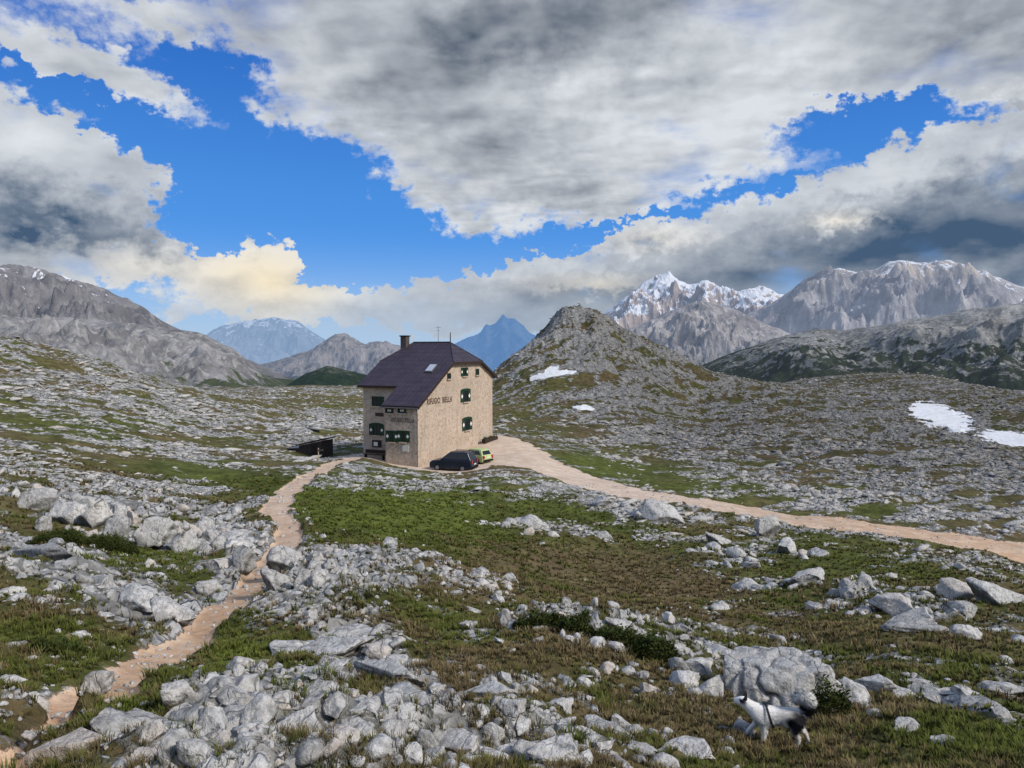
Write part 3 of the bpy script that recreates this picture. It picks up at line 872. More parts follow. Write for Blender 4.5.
A = thin(scatter(32000, 4.4, 14, 5, 42, 1.3, 1))
B = thin(scatter(56000, 12, 46, 3.6, 26, 1.5, 2))
C = scatter(110000, 42, 150, 1.9, 11, 1.9, 3)
D_ = scatter(116000, 140, 470, 1.3, 5, 2.1, 4)
allr = {k: np.concatenate([A[k], B[k], C[k], D_[k]]) for k in A}
allr = clear_of_heroes(allr, [BIG])
pix = allr['s'] * 2 * F / allr['r']
inview = (allr['px'] > 4) & (allr['px'] < 1020) & (allr['py'] < 766) & (allr['py'] > 300)
score = np.where(inview & (allr['r'] < 120), pix, 0)
N_IND = 232
top = np.argsort(-score)[:N_IND]
ind = np.zeros(len(pix), bool); ind[top] = True

REGIONS = [  # test on photo position -> label, group
    (lambda px, py: py > 690 and px < 60, 'pale stone in the dark grass and earth beside the start of the footpath', 'stones beside the start of the footpath'),
    (lambda px, py: py > 690 and px < 470, 'loose grey limestone rock in the dense pile filling the bottom left', 'rocks of the dense foreground pile'),
    (lambda px, py: py > 670 and px < 680, 'grey rock among the broken slabs along the bottom centre', 'rocks among the bottom centre slabs'),
    (lambda px, py: py > 700, 'stone lying in the grass around the dog', 'stones in the grass around the dog'),
    (lambda px, py: px < 250 and py > 575, 'white rock on the stony bank left of the footpath', 'rocks on the bank left of the footpath'),
    (lambda px, py: px < 290 and py > 490, 'pale upright rock of the rock rib crossing the left slope', 'rocks of the rib crossing the left slope'),
    (lambda px, py: px < 470 and py > 560, 'pale rock in the rubble field right of the footpath', 'rocks in the rubble right of the footpath'),
    (lambda px, py: 450 <= px < 760 and 600 < py, 'rock of the low ridge that runs from the hollow to the dog', 'rocks of the low ridge'),
    (lambda px, py: px >= 760 and py > 625, 'rock on the turf slope right of the big grooved boulder', 'rocks on the turf slope at the right'),
    (lambda px, py: px > 560 and py > 540, 'rock scattered on the brown slope below the gravel road', 'rocks on the slope below the road'),
    (lambda px, py: px > 480 and py > 490, 'rock in the strip of stones along the gravel road', 'rocks along the gravel road'),
    (lambda px, py: px > 480, 'rock on the grey stony plateau beyond the road', 'rocks on the plateau beyond the road'),
    (lambda px, py: px > 280 and py > 468, 'pale rock on the green mound in front of the stone hut', 'rocks on the green mound'),
    (lambda px, py: True, 'pale rock scattered on the hillside left of the stone hut', 'rocks on the hillside left of the hut'),
]
for i in top:
    fl, bl = allr['fl'][i], allr['bl'][i]
    q = random.random()
    pi_ = (12 + random.randrange(3)) if q < fl else ((8 + random.randrange(4)) if random.random() < bl * .7 else random.randrange(8))
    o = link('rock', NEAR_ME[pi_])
    s = float(allr['s'][i])
    o.scale = (s * random.uniform(.85, 1.15), s * random.uniform(.85, 1.15), s * random.uniform(.75, 1.1))
    o.location = (float(allr['x'][i]), float(allr['y'][i]), float(allr['z'][i]) + s * random.uniform(-.15, .18))
    o.rotation_euler = (random.uniform(-.3, .3), random.uniform(-.3, .3), random.uniform(0, 6.28))
    for test, lab, grp in REGIONS:
        if test(allr['px'][i], allr['py'][i]):
            tag(o, lab, 'rock', grp); break


def merge(name, protos, d, seed, mat, nflat=0, nblade=0, beds=False):
    g = np.random.default_rng(seed)
    n = len(d['x']); nb = len(protos) - nflat - nblade
    pick = g.integers(0, nb, n)
    if nblade: pick = np.where(g.random(n) < d['bl'] * .6, nb + g.integers(0, nblade, n), pick)
    if nflat: pick = np.where(g.random(n) < d['fl'], nb + nblade + g.integers(0, nflat, n), pick)
    Vs, Fs, Rs, Ts = [], [], [], []; base = 0
    for p in range(len(protos)):
        k = np.where(pick == p)[0]
        if not len(k): continue
        V, Fc = protos[p]; m = len(k)
        a = g.random(m) * 6.283; tx = g.normal(0, .22, m); ty = g.normal(0, .22, m)
        s = d['s'][k]
        sx, sy, sz = s * g.uniform(.8, 1.2, m), s * g.uniform(.8, 1.2, m), s * g.uniform(.7, 1.15, m)
        if beds:
            a = g.normal(.35, .5, m); sx, sy, sz = s * g.uniform(1.0, 2.1, m), s * g.uniform(.6, 1.0, m), s * g.uniform(.45, 1.0, m); tx *= .6; ty *= .6
        W = V[None] * np.stack([sx, sy, sz], -1)[:, None, :]
        x, y, z = W[..., 0], W[..., 1], W[..., 2]
        y, z = y * np.cos(tx)[:, None] - z * np.sin(tx)[:, None], y * np.sin(tx)[:, None] + z * np.cos(tx)[:, None]
        x, z = x * np.cos(ty)[:, None] + z * np.sin(ty)[:, None], -x * np.sin(ty)[:, None] + z * np.cos(ty)[:, None]
        x, y = x * np.cos(a)[:, None] - y * np.sin(a)[:, None], x * np.sin(a)[:, None] + y * np.cos(a)[:, None]
        W = np.stack([x + d['x'][k][:, None], y + d['y'][k][:, None], z + (d['z'][k] + s * g.uniform(-.25, .12, m))[:, None]], -1)
        Vs.append(W.reshape(-1, 3)); Fs.append((Fc[None] + (base + np.arange(m) * len(V))[:, None, None]).reshape(-1, 3))
        Rs.append(np.repeat(g.random(m), len(V))); Ts.append(np.repeat(.42 * sstep(50, 130, d['r'][k]) * sstep(-15, 40, d['x'][k]), len(V))); base += m * len(V)  # stones darker over the far right plateau too
    me = np_mesh(name, np.concatenate(Vs), np.concatenate(Fs), {'rnd': ('FLOAT', np.concatenate(Rs)), 'darkening': ('FLOAT', np.concatenate(Ts))}, smooth=True)
    return link(name, me, mat)


rest = {k: v[~ind] for k, v in allr.items()}
m1 = rest['r'] < 46
o = merge('stones', MID, {k: v[m1] for k, v in rest.items()}, 5, LIME, 3, 4)
tag(o, 'countless small pale limestone stones strewn over the near ground', 'stones', kind='stuff')
o = merge('scree', FAR, {k: v[~m1] for k, v in rest.items()}, 6, LIME, beds=True)
tag(o, 'countless distant pale rocks speckling the plateau and hillsides', 'scree', kind='stuff')
print('rocks', len(pix))

# ================================================================== GRASS
def grass(n, r0, r1, seed, name, label, bl_h=(.05, .13), nb=9):
    g = np.random.default_rng(seed)
    th = (g.random(n) - .5) * 1.68
    r = np.exp(math.log(r0) + g.random(n) * math.log(r1 / r0))
    x, y = r * np.sin(th), r * np.cos(th)
    z, mk = height(x, y, True)
    way = np.maximum(np.maximum(mk['foot'], mk['road']), mk['yard'])
    cl = fbm(x * .9, y * .9, 3, 71)
    k = np.where((way < .1) & (g.random(n) < np.clip(1.25 - mk['rock'] * 1.15 + cl * .5, .04, 1)))[0]
    x, y, z, r = x[k], y[k], z[k], r[k]
    green = np.clip(mk['green'][k] + fbm(x * .5, y * .5, 3, 72) * .6 + g.normal(0, .16, len(k)), 0, 1)
    n = len(k)
    h = g.uniform(bl_h[0], bl_h[1], n) * (1 + .6 * fbm(x * .7, y * .7, 2, 73)) * np.clip(.75 + r * .012, .75, 1.6)
    shade = g.uniform(.65, 1.25, n)
    cg = np.array([.106, .124, .028]); cd = np.array([.24, .185, .095]); cb = np.array([.110, .080, .038])
    mixd = g.random(n)[:, None]
    dry = cd * mixd + cb * (1 - mixd)
    gm = sstep(.25, .7, green)[:, None]
    lush = sstep(.70, .98, mk['green'][k])[:, None] * .7
    col = ((cg * (1 - lush) + np.array([.145, .180, .034]) * lush) * gm + dry * (1 - gm)) * shade[:, None]
    ang = g.random((n, nb)) * 6.283
    lean = g.uniform(.15, 1.0, (n, nb)) * h[:, None]
    hh = h[:, None] * g.uniform(.55, 1.1, (n, nb))
    w = np.clip(r * .00055, .0028, .02)[:, None] * g.uniform(.8, 1.4, (n, nb))
    rad = g.uniform(0, .55, (n, nb)) * h[:, None]
    bx_ = x[:, None] + np.cos(ang) * rad; by_ = y[:, None] + np.sin(ang) * rad
    dx, dy = np.cos(ang), np.sin(ang)
    p0 = np.stack([bx_ - dy * w, by_ + dx * w, np.broadcast_to(z[:, None] - .02, bx_.shape)], -1)
    p1 = np.stack([bx_ + dy * w, by_ - dx * w, np.broadcast_to(z[:, None] - .02, bx_.shape)], -1)
    mx_, my_ = bx_ + dx * lean * .4, by_ + dy * lean * .4
    zm = z[:, None] + hh * .65
    p2 = np.stack([mx_ - dy * w * .7, my_ + dx * w * .7, zm], -1); p3 = np.stack([mx_ + dy * w * .7, my_ - dx * w * .7, zm], -1)
    p4 = np.stack([bx_ + dx * lean, by_ + dy * lean, z[:, None] + hh], -1)
    V = np.stack([p0, p1, p2, p3, p4], 2).reshape(-1, 3)
    b0 = np.arange(n * nb) * 5
    Fc = np.stack([np.stack([b0, b0 + 1, b0 + 3], -1), np.stack([b0, b0 + 3, b0 + 2], -1), np.stack([b0 + 2, b0 + 3, b0 + 4], -1)], 1).reshape(-1, 3)
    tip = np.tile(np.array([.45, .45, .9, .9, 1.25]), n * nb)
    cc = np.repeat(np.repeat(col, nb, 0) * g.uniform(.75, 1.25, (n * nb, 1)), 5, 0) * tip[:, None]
    cc = np.concatenate([cc, np.ones((len(cc), 1))], 1)
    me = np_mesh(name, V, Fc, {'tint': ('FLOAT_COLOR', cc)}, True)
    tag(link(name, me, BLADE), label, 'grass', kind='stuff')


grass(36000, 4.2, 15, 81, 'grass', 'green and straw coloured alpine turf growing between the near rocks', (.045, .12), 16)
grass(41000, 14, 60, 82, 'grass', 'alpine turf covering the hollow, the mound and the slopes before the hut', (.06, .14), 9)

# ================================================================== LOW SHRUBS
def shrub(px, py, D, rx, ry, rz_, label, seed):
    g = np.random.default_rng(seed)
    x0, y0, _ = at(px, py, D)
    n = int(3600 * max(.5, rx * ry / .12))
    a = g.random(n) * 6.283; q = np.sqrt(g.random(n))
    lx, ly = np.cos(a) * q * rx, np.sin(a) * q * ry
    top = rz_ * np.sqrt(np.clip(1 - q ** 2, 0, 1)) * (1 + .45 * fbm(lx * 6 + seed, ly * 6, 3, 5))
    lz = top * g.uniform(.35, 1.05, n)
    z = height(x0 + lx, y0 + ly)
    P_ = np.stack([lx, ly, z + lz], -1)
    d = g.normal(0, 1, (n, 3)); d[:, 2] = np.abs(d[:, 2]); d /= np.linalg.norm(d, axis=1)[:, None]
    e = np.cross(d, g.normal(0, 1, (n, 3))); e /= np.linalg.norm(e, axis=1)[:, None]
    L_ = g.uniform(.022, .05, n)[:, None]
    V = np.stack([P_, P_ + d * L_ * .55 + e * L_ * .35, P_ + d * L_ * 1.2, P_ + d * L_ * .55 - e * L_ * .35], 1).reshape(-1, 3)
    zb = float(z.mean()); V[:, 2] -= zb
    Fc = np.arange(n * 4).reshape(-1, 4)
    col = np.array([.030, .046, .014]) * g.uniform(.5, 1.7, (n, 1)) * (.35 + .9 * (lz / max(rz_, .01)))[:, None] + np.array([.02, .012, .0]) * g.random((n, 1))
    cc = np.concatenate([np.repeat(col, 4, 0), np.ones((n * 4, 1))], 1)
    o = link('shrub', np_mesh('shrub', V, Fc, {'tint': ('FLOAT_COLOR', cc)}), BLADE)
    o.location = (x0, y0, zb)
    tag(o, label, 'shrub', 'low dark shrubs between the rocks')


for i, s_ in enumerate([(828, 714, 9.9, .30, .2, .45, 'dark shrub filling the cleft at the tail end of the big grooved boulder'),
                        (752, 690, 10.9, .22, .16, .30, 'dark shrub in the gap between the boulder pile and the big boulder'),
                        (540, 640, 13.6, .50, .30, .30, 'dark green shrub on the rock ridge nearest the tall narrow stone'),
                        (580, 646, 13.0, .40, .28, .30, 'dark green shrub on the rock ridge left of the grooved upright block'),
                        (622, 655, 12.5, .50, .26, .34, 'dark green shrub on the rock ridge right of the grooved upright block'),
                        (655, 668, 12.0, .36, .26, .34, 'dark shrub at the foot of the ridge just before the boulder pile'),
                        (60, 560, 22, 1.1, .5, .40, 'dark shrub patch in the green hollow under the left rock rib'),
                        (110, 556, 23, .9, .5, .45, 'dark shrub patch beneath the upright spike of the left rock rib'),
                        (58, 655, 10.4, .40, .25, .16, 'dark shrub patch on the grassy bank above the red earth of the path'),
                        ]):
    shrub(*s_, 900 + i)

# ================================================================== HUT
HO = Vector(at(417, 467, 75)); HRZ = math.atan2(.9135, .407)
ES, ET = Vector((.407, .9135, 0)), Vector((-.9135, .407, 0))


def hut_local(p):
    d = Vector(p) - HO
    return Vector((d.dot(ES), d.dot(ET), d.z))


def pick(px, py, axis, val):
    """where a photo measurement meets the wall plane (hut coordinates)"""
    o = hut_local((0, 0, CAMZ)); e = hut_local(at(px, py, 100.0)); d = e - o
    k = (val - o[axis]) / d[axis]
    return o + d * k


def stone_material():
    m, t, b = new_mat('rubble_masonry')
    co = t.node('ShaderNodeTexCoord').outputs['Object']
    w = t.noise(co, 1.2, 3, .5)
    v2 = t.node('ShaderNodeVectorMath', operation='ADD'); t.l.new(co, v2.inputs[0])
    sc3 = t.node('ShaderNodeVectorMath', operation='SCALE'); t.l.new(t.node('ShaderNodeTexNoise').outputs['Color'], sc3.inputs[0]); sc3.inputs['Scale'].default_value = .12
    t.l.new(sc3.outputs[0], v2.inputs[1])
    e = t.voro(v2.outputs[0], 3.6, 'DISTANCE_TO_EDGE'); c = t.voro(v2.outputs[0], 3.6, 'F1', 'Color')
    s = t.node('ShaderNodeSeparateColor'); t.l.new(c, s.inputs[0])
    base = t.mix(s.outputs[0], (.41, .315, .24), (.56, .455, .36))
    base = t.mix(t.ramp(s.outputs[1], .7, .9, 0, .7), base, (.52, .47, .41))
    base = t.mix(t.ramp(s.outputs[2], .8, .95, 0, .6), base, (.36, .245, .18))
    n = t.noise(co, 9, 5, .6)
    base = t.mix(t.ramp(n, .4, .7, 0, .35), base, (.25, .18, .13))
    mort = t.ramp(e, .03, .09)
    base = t.mix(mort, (.60, .50, .40), base)
    big = t.noise(co, .35, 4, .6)
    base = t.mix(t.ramp(big, .4, .7, 0, .4), base, (.34, .275, .22))
    zs = t.node('ShaderNodeSeparateXYZ'); t.l.new(co, zs.inputs[0])
    st = t.noise(t.vmul(co, (2.2, 2.2, .16)), 1.0, 4, .6)
    base = t.mix(t.math('MULTIPLY', t.ramp(st, .5, .68), .3), base, (.27, .215, .17))
    base = t.mix(t.ramp(t.math('ADD', zs.outputs[2], t.math('MULTIPLY', n, 1.2)), 1.5, .5, 0, .4), base, (.30, .25, .19))
    finish(t, b, base, .92, t.bump(t.math('ADD', t.math('MULTIPLY', mort, .6), t.math('MULTIPLY', n, .4)), .6, .05), .1)
    return m


def roof_material():
    m, t, b = new_mat('roof_sheet')
    co = t.node('ShaderNodeTexCoord').outputs['Object']
    s = t.node('ShaderNodeSeparateXYZ'); t.l.new(co, s.inputs[0])
    fr = t.math('FRACT', t.math('MULTIPLY', s.outputs[1], 1.9)); seam = t.ramp(t.math('ABSOLUTE', t.math('SUBTRACT', fr, .5)), .42, .48)
    fz = t.math('FRACT', t.math('MULTIPLY', s.outputs[2], 2.3)); sz = t.ramp(t.math('ABSOLUTE', t.math('SUBTRACT', fz, .5)), .43, .48)
    n = t.noise(co, .8, 6, .6); n2 = t.noise(t.vmul(co, (1, 1, .2)), 5, 4, .6)
    c = t.mix(t.ramp(n, .3, .7), (.030, .022, .036), (.052, .038, .056))
    c = t.mix(t.ramp(n2, .5, .75, 0, .4), c, (.065, .05, .055))
    ln_ = t.noise(t.vmul(co, (.6, 2.5, .6)), 2.2, 5, .65)
    c = t.mix(t.ramp(ln_, .48, .72, 0, .5), c, (.075, .058, .066))
    c = t.mix(t.math('MULTIPLY', t.math('MAXIMUM', seam, sz), .8), c, (.014, .011, .016))
    finish(t, b, c, .58, t.bump(t.math('MAXIMUM', seam, sz), .35, .03), .4)
    return m


STONE = stone_material(); ROOF = roof_material()
DARKW = simple('dark_timber', (.045, .032, .025), .8, .3, 9, .15)
WOOD = simple('weathered_timber', (.070, .058, .050), .85, .3, 8, .1)
GREENP = simple('green_paint', (.012, .045, .022), .55, .2, 9)
WHITEP = simple('white_paint', (.78, .77, .72), .6, .05, 9)
BOARD = simple('sign_board', (.60, .58, .54), .7, .08, 9)
PAINTB = simple('brown_lettering', (.085, .055, .045), .9, .25, 14, .05)
STEEL = simple('grey_metal', (.16, .16, .17), .45, .1, 12, .5, .6)
DARKST = simple('dark_masonry', (.10, .085, .08), .9, .3, 10, .1, 0, .3)
m_, t_, b_ = new_mat('window_glass'); finish(t_, b_, (.012, .014, .018), .12, None, .6); GLASS = m_
SKYL = simple('skylight_glass', (.42, .46, .52), .15, .05, 3, .7)

hut = empty('mountain_hut', HO, HRZ)
tag(hut, 'tall stone mountain hut with a dark purple half-hipped roof and green shutters', 'building')

g1, g2, ev, rt = 10.28, 10.28, 6.15, 8.75
L, W = 8.6, 17.4
main = [(3.2, -3), (3.2, 8.0), (7, 10.24), (14.1, 10.24), (17.4, 8.72), (17.4, -3)]
MB().prism([(s, 0, z) for s, z in main], (0, L, 0)).build('wall', STONE, hut)
bay = [(0, -3), (0, 6.12), (3.197, 8.0), (3.197, -3)]
MB().prism([(s, 0, z) for s, z in bay], (0, 3.66, 0)).build('bay_wall', STONE, hut)

k = .59
zr = lambda s: 6.10 + k * s + .12
R1, R2 = (10.55, 1.95, zr(10.55)), (10.55, 6.75, zr(10.55))
HN1, HN2 = (7.0, -.4, zr(7.0) - .02), (13.95, -.4, zr(7.0) - .02)
HF1, HF2 = (7.0, L + .4, zr(7.0) - .02), (13.95, L + .4, zr(7.0) - .02)
rear_e = (18.0, rt - .30)
slab = MB()
DV = (0, 0, -.22)
slab.prism([R1, R2, HF1, (2.75, L + .4, zr(2.75)), (2.75, 4.0, zr(2.75)), (-.3, 4.0, zr(-.3)), (-.3, -.35, zr(-.3)), HN1], DV)
slab.build('roof_slope', ROOF, hut)
MB().prism([R2, R1, HN2, HF2], DV).build('roof_slope', ROOF, hut)
MB().prism([HF2, HN2, (rear_e[0], -.4, rear_e[1]), (rear_e[0], L + .4, rear_e[1])], DV).build('roof_slope', ROOF, hut)
MB().prism([R1, HN1, HN2], DV).build('roof_hip', ROOF, hut)
MB().prism([R2, HF2, HF1], DV).build('roof_hip', ROOF, hut)
rc = MB(); rc.tube((10.55, 1.95, zr(10.55) + .03), (10.55, 6.75, zr(10.55) + .03), .09)
for a, b in ((R1, HN1), (R1, HN2), (R2, HF1), (R2, HF2)):
    rc.tube(Vector(a) + Vector((0, 0, .02)), Vector(b) + Vector((0, 0, .02)), .06)
rc.build('ridge_cap', ROOF, hut)
fb = MB()
for (s0, z0), (s1, z1) in (((-.3, zr(-.3) - .13), (7, zr(7) - .15)), ((7, zr(7) - .15), (13.95, zr(7) - .15)), ((13.95, zr(7) - .15), (18, rt - .43))):
    fb.prism([(s0, -.43, z0 + .12), (s1, -.43, z1 + .12), (s1, -.43, z1 - .16), (s0, -.43, z0 - .16)], (0, .06, 0))
fb.box((-.33, 1.82, zr(-.3) - .12), (.06, 4.36, .26)); fb.box((2.72, 6.5, zr(2.75) - .12), (.06, 5.0, .26))
fb.build('fascia_board', DARKW, hut)
gt = MB(); gt.tube((-.42, -.35, zr(-.3) - .2), (-.42, 4.0, zr(-.3) - .2), .06); gt.tube((-.40, -.25, zr(-.3) - .2), (-.10, -.12, 5.0), .05); gt.tube((-.10, -.12, 5.0), (-.10, -.12, -.2), .05)
gt.build('gutter', STEEL, hut)
# chimney
cp = pick(405, 345, 0, 9.9)
ch = MB().box((9.9, cp.y, 12.2), (.78, .74, 1.9)).build('chimney', DARKST, hut, .03)
MB().box((9.9, cp.y, 13.2), (.98, .92, .14)).build('chimney_cap', DARKW, ch, .02)
# skylight on the front slope
def on_slope(px, py):
    o = hut_local((0, 0, CAMZ)); d = hut_local(at(px, py, 100)) - o
    n = Vector((-k, 0, 1)); kk = (6.22 - n.dot(o)) / n.dot(d); return o + d * kk
sp = on_slope(431, 369)
rot = Matrix.Rotation(-math.atan(k), 3, 'Y')
sk = MB().box(sp + Vector((0, 0, .06)), (1.5, .95, .14), rot).build('skylight', STEEL, hut, .02)
MB().box(sp + Vector((-.05, 0, .15)), (1.28, .75, .05), rot).build('pane', SKYL, sk)
# masts
MB().tube((10.55, 1.95, zr(10.55)), (10.55, 1.95, zr(10.55) + 1.15), .06, .045).build('lightning_rod', DARKW, hut)
ap = pick(437, 343, 0, 10.6)
an = MB().tube((10.9, ap.y, 12.2), (10.9, ap.y, 14.35), .028, .02)
an.tube((10.9, ap.y - .35, 14.15), (10.9, ap.y + .35, 14.15), .015); an.tube((10.9, ap.y - .22, 13.8), (10.9, ap.y + .22, 13.8), .015)
an.build('antenna', STEEL, hut)


def shutter(w, h, c, u, n, parent, diamond=.36):
    """panel with a white painted diamond; u runs along the wall, n points out"""
    bm = bmesh.new(); up = Vector((0, 0, 1))
    M = Matrix((u, n, up)).transposed()
    bmesh.ops.create_cube(bm, size=1, matrix=Matrix.Translation(c + n * .03) @ M.to_4x4() @ Matrix.Diagonal((w, .05, h, 1)))
    bmesh.ops.create_cube(bm, size=1, matrix=Matrix.Translation(c + n * .06 + up * h * .43) @ M.to_4x4() @ Matrix.Diagonal((w * .96, .03, .07, 1)))
    bmesh.ops.create_cube(bm, size=1, matrix=Matrix.Translation(c + n * .06 - up * h * .43) @ M.to_4x4() @ Matrix.Diagonal((w * .96, .03, .07, 1)))
    q = c + n * .059; d = diamond
    f = bm.faces.new([bm.verts.new(p) for p in (q + u * d * .85, q + up * d, q - u * d * .85, q - up * d)])
    f.material_index = 1
    bmesh.ops.recalc_face_normals(bm, faces=[x for x in bm.faces if x is not f])
    me = bpy.data.meshes.new('shutter'); bm.to_mesh(me); bm.free()
    o = link('shutter', me, GREENP, parent); me.materials.append(WHITEP)
    return o


def window(c, w, h, u, n, sh=0.0, arch=0.0, sides=(-1, 1), diamond=.36, cross=True, light=None):
    up = Vector((0, 0, 1)); M = Matrix((u, n, up)).transposed()
    fm = MB()
    for sgn in (-1, 1):
        fm.box(c + u * sgn * (w / 2 - .03) + n * .02, (.06, .12, h), M)
        fm.box(c + up * sgn * (h / 2 - .03) + n * .018, (w - .12, .11, .06), M)
    if cross:
        fm.box(c + n * .012, (.045, .08, h - .12), M)
    if arch:
        pts = [c + n * .03 + up * (h / 2 + .003) + u * (w / 2 + sh) * math.cos(a) + up * arch * math.sin(a) for a in np.linspace(0, math.pi, 9)]
        fm.prism(pts, n * .05)
    wo = fm.build('window', GREENP, hut)
    MB().box(c - n * .0 + n * .004, (w - .12, .03, h - .12), M).build('pane', GLASS, wo)
    if light:
        MB().box(c + n * .035 + up * light[1] + u * light[0], (light[2], .03, light[3]), M).build('white_spot', WHITEP, wo)  # small white panel in front of the pane
    MB().box(c + n * .08 - up * (h / 2 + .065), (w + .2, .18, .12), M).build('sill', STONE, wo)
    if sh:
        for sgn in sides:
            shutter(sh, h, c + u * sgn * (w / 2 + sh / 2 + .01), u, n, wo, diamond)
    return wo


SX, NG = Vector((1, 0, 0)), Vector((0, -1, 0))      # gable wall
c = pick(467, 424.3, 1, 0); window(c, 1.15, 1.3, SX, NG, .60, .2, diamond=.27)
c = pick(465.4, 396, 1, 0); window(c, 1.15, 1.3, SX, NG, .60, .2, diamond=.27)
c = pick(464.3, 371.8, 1, 0); window(c, .85, .95, SX, NG, .42, 0, diamond=.2)
c = pick(448.7, 376, 1, 0); window(c, .75, .6, SX, NG, cross=False)
c = pick(477, 371.9, 1, 0); window(c, .8, .7, SX, NG, cross=False)
TY, NF = Vector((0, -1, 0)), Vector((-1, 0, 0))     # long front; u runs to the right as seen from outside
for px in (392.0, 403.4):
    c = pick(px, 436.3, 0, 0); window(c, .55, 1.15, TY, NF, .46, .0, diamond=.2)
for px in (389.5, 402.2):
    c = pick(px, 410.5, 0, 0); window(c, .95, .5, TY, NF, .0, light=(0, 0, .4, .2))
c = pick(376.5, 401.3, 0, 3.2); window(c, 1.1, 1.05, TY, NF, .4, 0, sides=(1,), diamond=.001)
c = pick(376.6, 430, 0, 3.2); window(c, .85, 1.1, TY, NF, .5, .22, diamond=.2)
# door and bench under the arched window, notice boards
c = pick(377, 443.6, 0, 3.2)
nb_ = MB().box(c + NF * .04, (.08, 1.15, .75)).build('notice_board', DARKW, hut, .01)
MB().box(c + NF * .095 + Vector((0, .1, -.04)), (.02, .5, .42)).build('paper', WHITEP, nb_)
c = pick(379.5, 414.5, 0, 3.2); MB().box(c + NF * .03, (.06, 1.0, .38)).build('wall_plaque', PAINTB, hut, .01)
c = pick(405.8, 448.2, 0, 0); MB().box(c + NF * .03, (.06, .72, .68)).build('wall_plaque', BOARD, hut, .01)
# painted strip with lettering on the bay
def lettering(txt, c, u, n, size, parent, mat, sx=1.0):
    cu = bpy.data.curves.new('lettering', 'FONT'); cu.body = txt; cu.size = size; cu.align_x = 'CENTER'; cu.align_y = 'CENTER'; cu.space_character = 1.12; cu.extrude = .006; cu.offset = .022
    cu.materials.append(mat)
    tmp = bpy.data.objects.new('lettering', cu); COL.objects.link(tmp)
    me = bpy.data.meshes.new_from_object(tmp.evaluated_get(bpy.context.evaluated_depsgraph_get()))
    bpy.data.objects.remove(tmp)
    o = bpy.data.objects.new('lettering', me); COL.objects.link(o); o.parent = parent
    if not me.materials: me.materials.append(mat)
    up = Vector((0, 0, 1)); M = Matrix((u, up, -Vector(n) if False else u.cross(up))).transposed().to_4x4()
    o.matrix_local = Matrix.Translation(c + n * .012) @ M @ Matrix.Diagonal((sx, 1, 1, 1))
    return o


a, b = pick(425.5, 404, 1, 0), pick(453, 397.5, 1, 0)
cz = (a.z + b.z) / 2
lettering('RIFUGIO  BIELLA', Vector(((a.x + b.x) / 2, 0, cz)), SX, NG, .86, hut, PAINTB, (b.x - a.x) / (.86 * 9.0))
c = pick(400.5, 420.3, 0, 0)
lettering('RIFUGIO BIELLA', Vector((0, 1.62, c.z)), TY, NF, .62, hut, simple('faded_lettering', (.20, .15, .12), .9, .3, 14, .05), .55)
# stone bench along the recessed front
c = pick(375, 455.5, 0, 2.0)
bn = empty('bench', HO + ES * 1.9 + ET * 6.3, HRZ)
bn.location.z = surf(bn.location.x, bn.location.y)
tag(bn, 'dark wooden bench against the shaded front wall of the hut', 'bench')
MB().box((0, 0, .45), (.45, 2.6, .07)).build('seat', DARKW, bn, .01)
MB().box((.24, 0, .72), (.06, 2.6, .38)).build('backrest', DARKW, bn, .01)
for y in (-1.1, 1.1):
    MB().box((0, y, .17), (.38, .1, .48)).build('leg', DARKW, bn, .01)

# dark trough of plants at the gable foot, far corner
c = at(490, 442.5, 88.5)
tr = empty('plant_trough', (c[0], c[1], surf(c[0], c[1])), HRZ)
tag(tr, 'long dark plant trough on the gravel near the far gable corner', 'planter')
MB().box((0, 0, .2), (3.4, .5, .44)).build('box', DARKW, tr, .02)
pm = MB()
for i in range(70):
    x = random.uniform(-1.6, 1.6); y = random.uniform(-.2, .2); h = random.uniform(.12, .35)
    pm.tube((x, y, .4), (x + random.uniform(-.12, .12), y + random.uniform(-.12, .12), .42 + h), .05, .0, 4)
pm.build('plants', simple('planter_leaves', (.03, .05, .015), .9, .3, 20), tr)

# ================================================================== SHED
sx_, sy_, _ = at(315, 456, 88)
shed = empty('shed', (sx_, sy_, surf(sx_, sy_) - .15), -.35)
tag(shed, 'low weathered timber shed with a tilted dark roof half sunk beside the path', 'shed')
MB().prism([(-1.4, -1.1, -.6), (1.6, -1.1, -.6), (1.6, -1.1, 2.05), (-1.4, -1.1, 1.35)], (0, 2.4, 0)).build('wall', WOOD, shed)
MB().prism([(-1.7, -1.35, 1.36), (1.85, -1.35, 2.19), (1.85, -1.35, 2.33), (-1.7, -1.35, 1.5)], (0, 2.9, 0)).build('roof', DARKW, shed)
MB().box((.7, -1.13, .75), (.8, .05, 1.6)).build('door', DARKW, shed)
MB().prism([(-3.0, -.9, -.6), (-1.42, -.9, -.6), (-1.42, -.9, 1.0), (-3.0, -.9, .9)], (0, 2.0, 0)).build('annex_wall', simple('rusty_timber', (.12, .075, .06), .9, .3, 9), shed)
MB().prism([(-3.15, -1.1, .92), (-1.45, -1.1, 1.03), (-1.45, -1.1, 1.12), (-3.15, -1.1, 1.01)], (0, 2.4, 0)).build('annex_roof', STEEL, shed)

x, y, _ = at(318.5, 466, 70)
sg = empty('signpost', (x, y, surf(x, y)), .3)
tag(sg, 'pale wooden trail post standing where the footpath reaches the yard', 'signpost')
MB().tube((0, 0, -.3), (0, 0, 1.25), .06, .05).build('post', simple('pale_timber', (.42, .36, .28), .85, .2, 9), sg)
MB().box((.18, -.07, 1.05), (.55, .03, .16)).build('pointer', WOOD, sg)

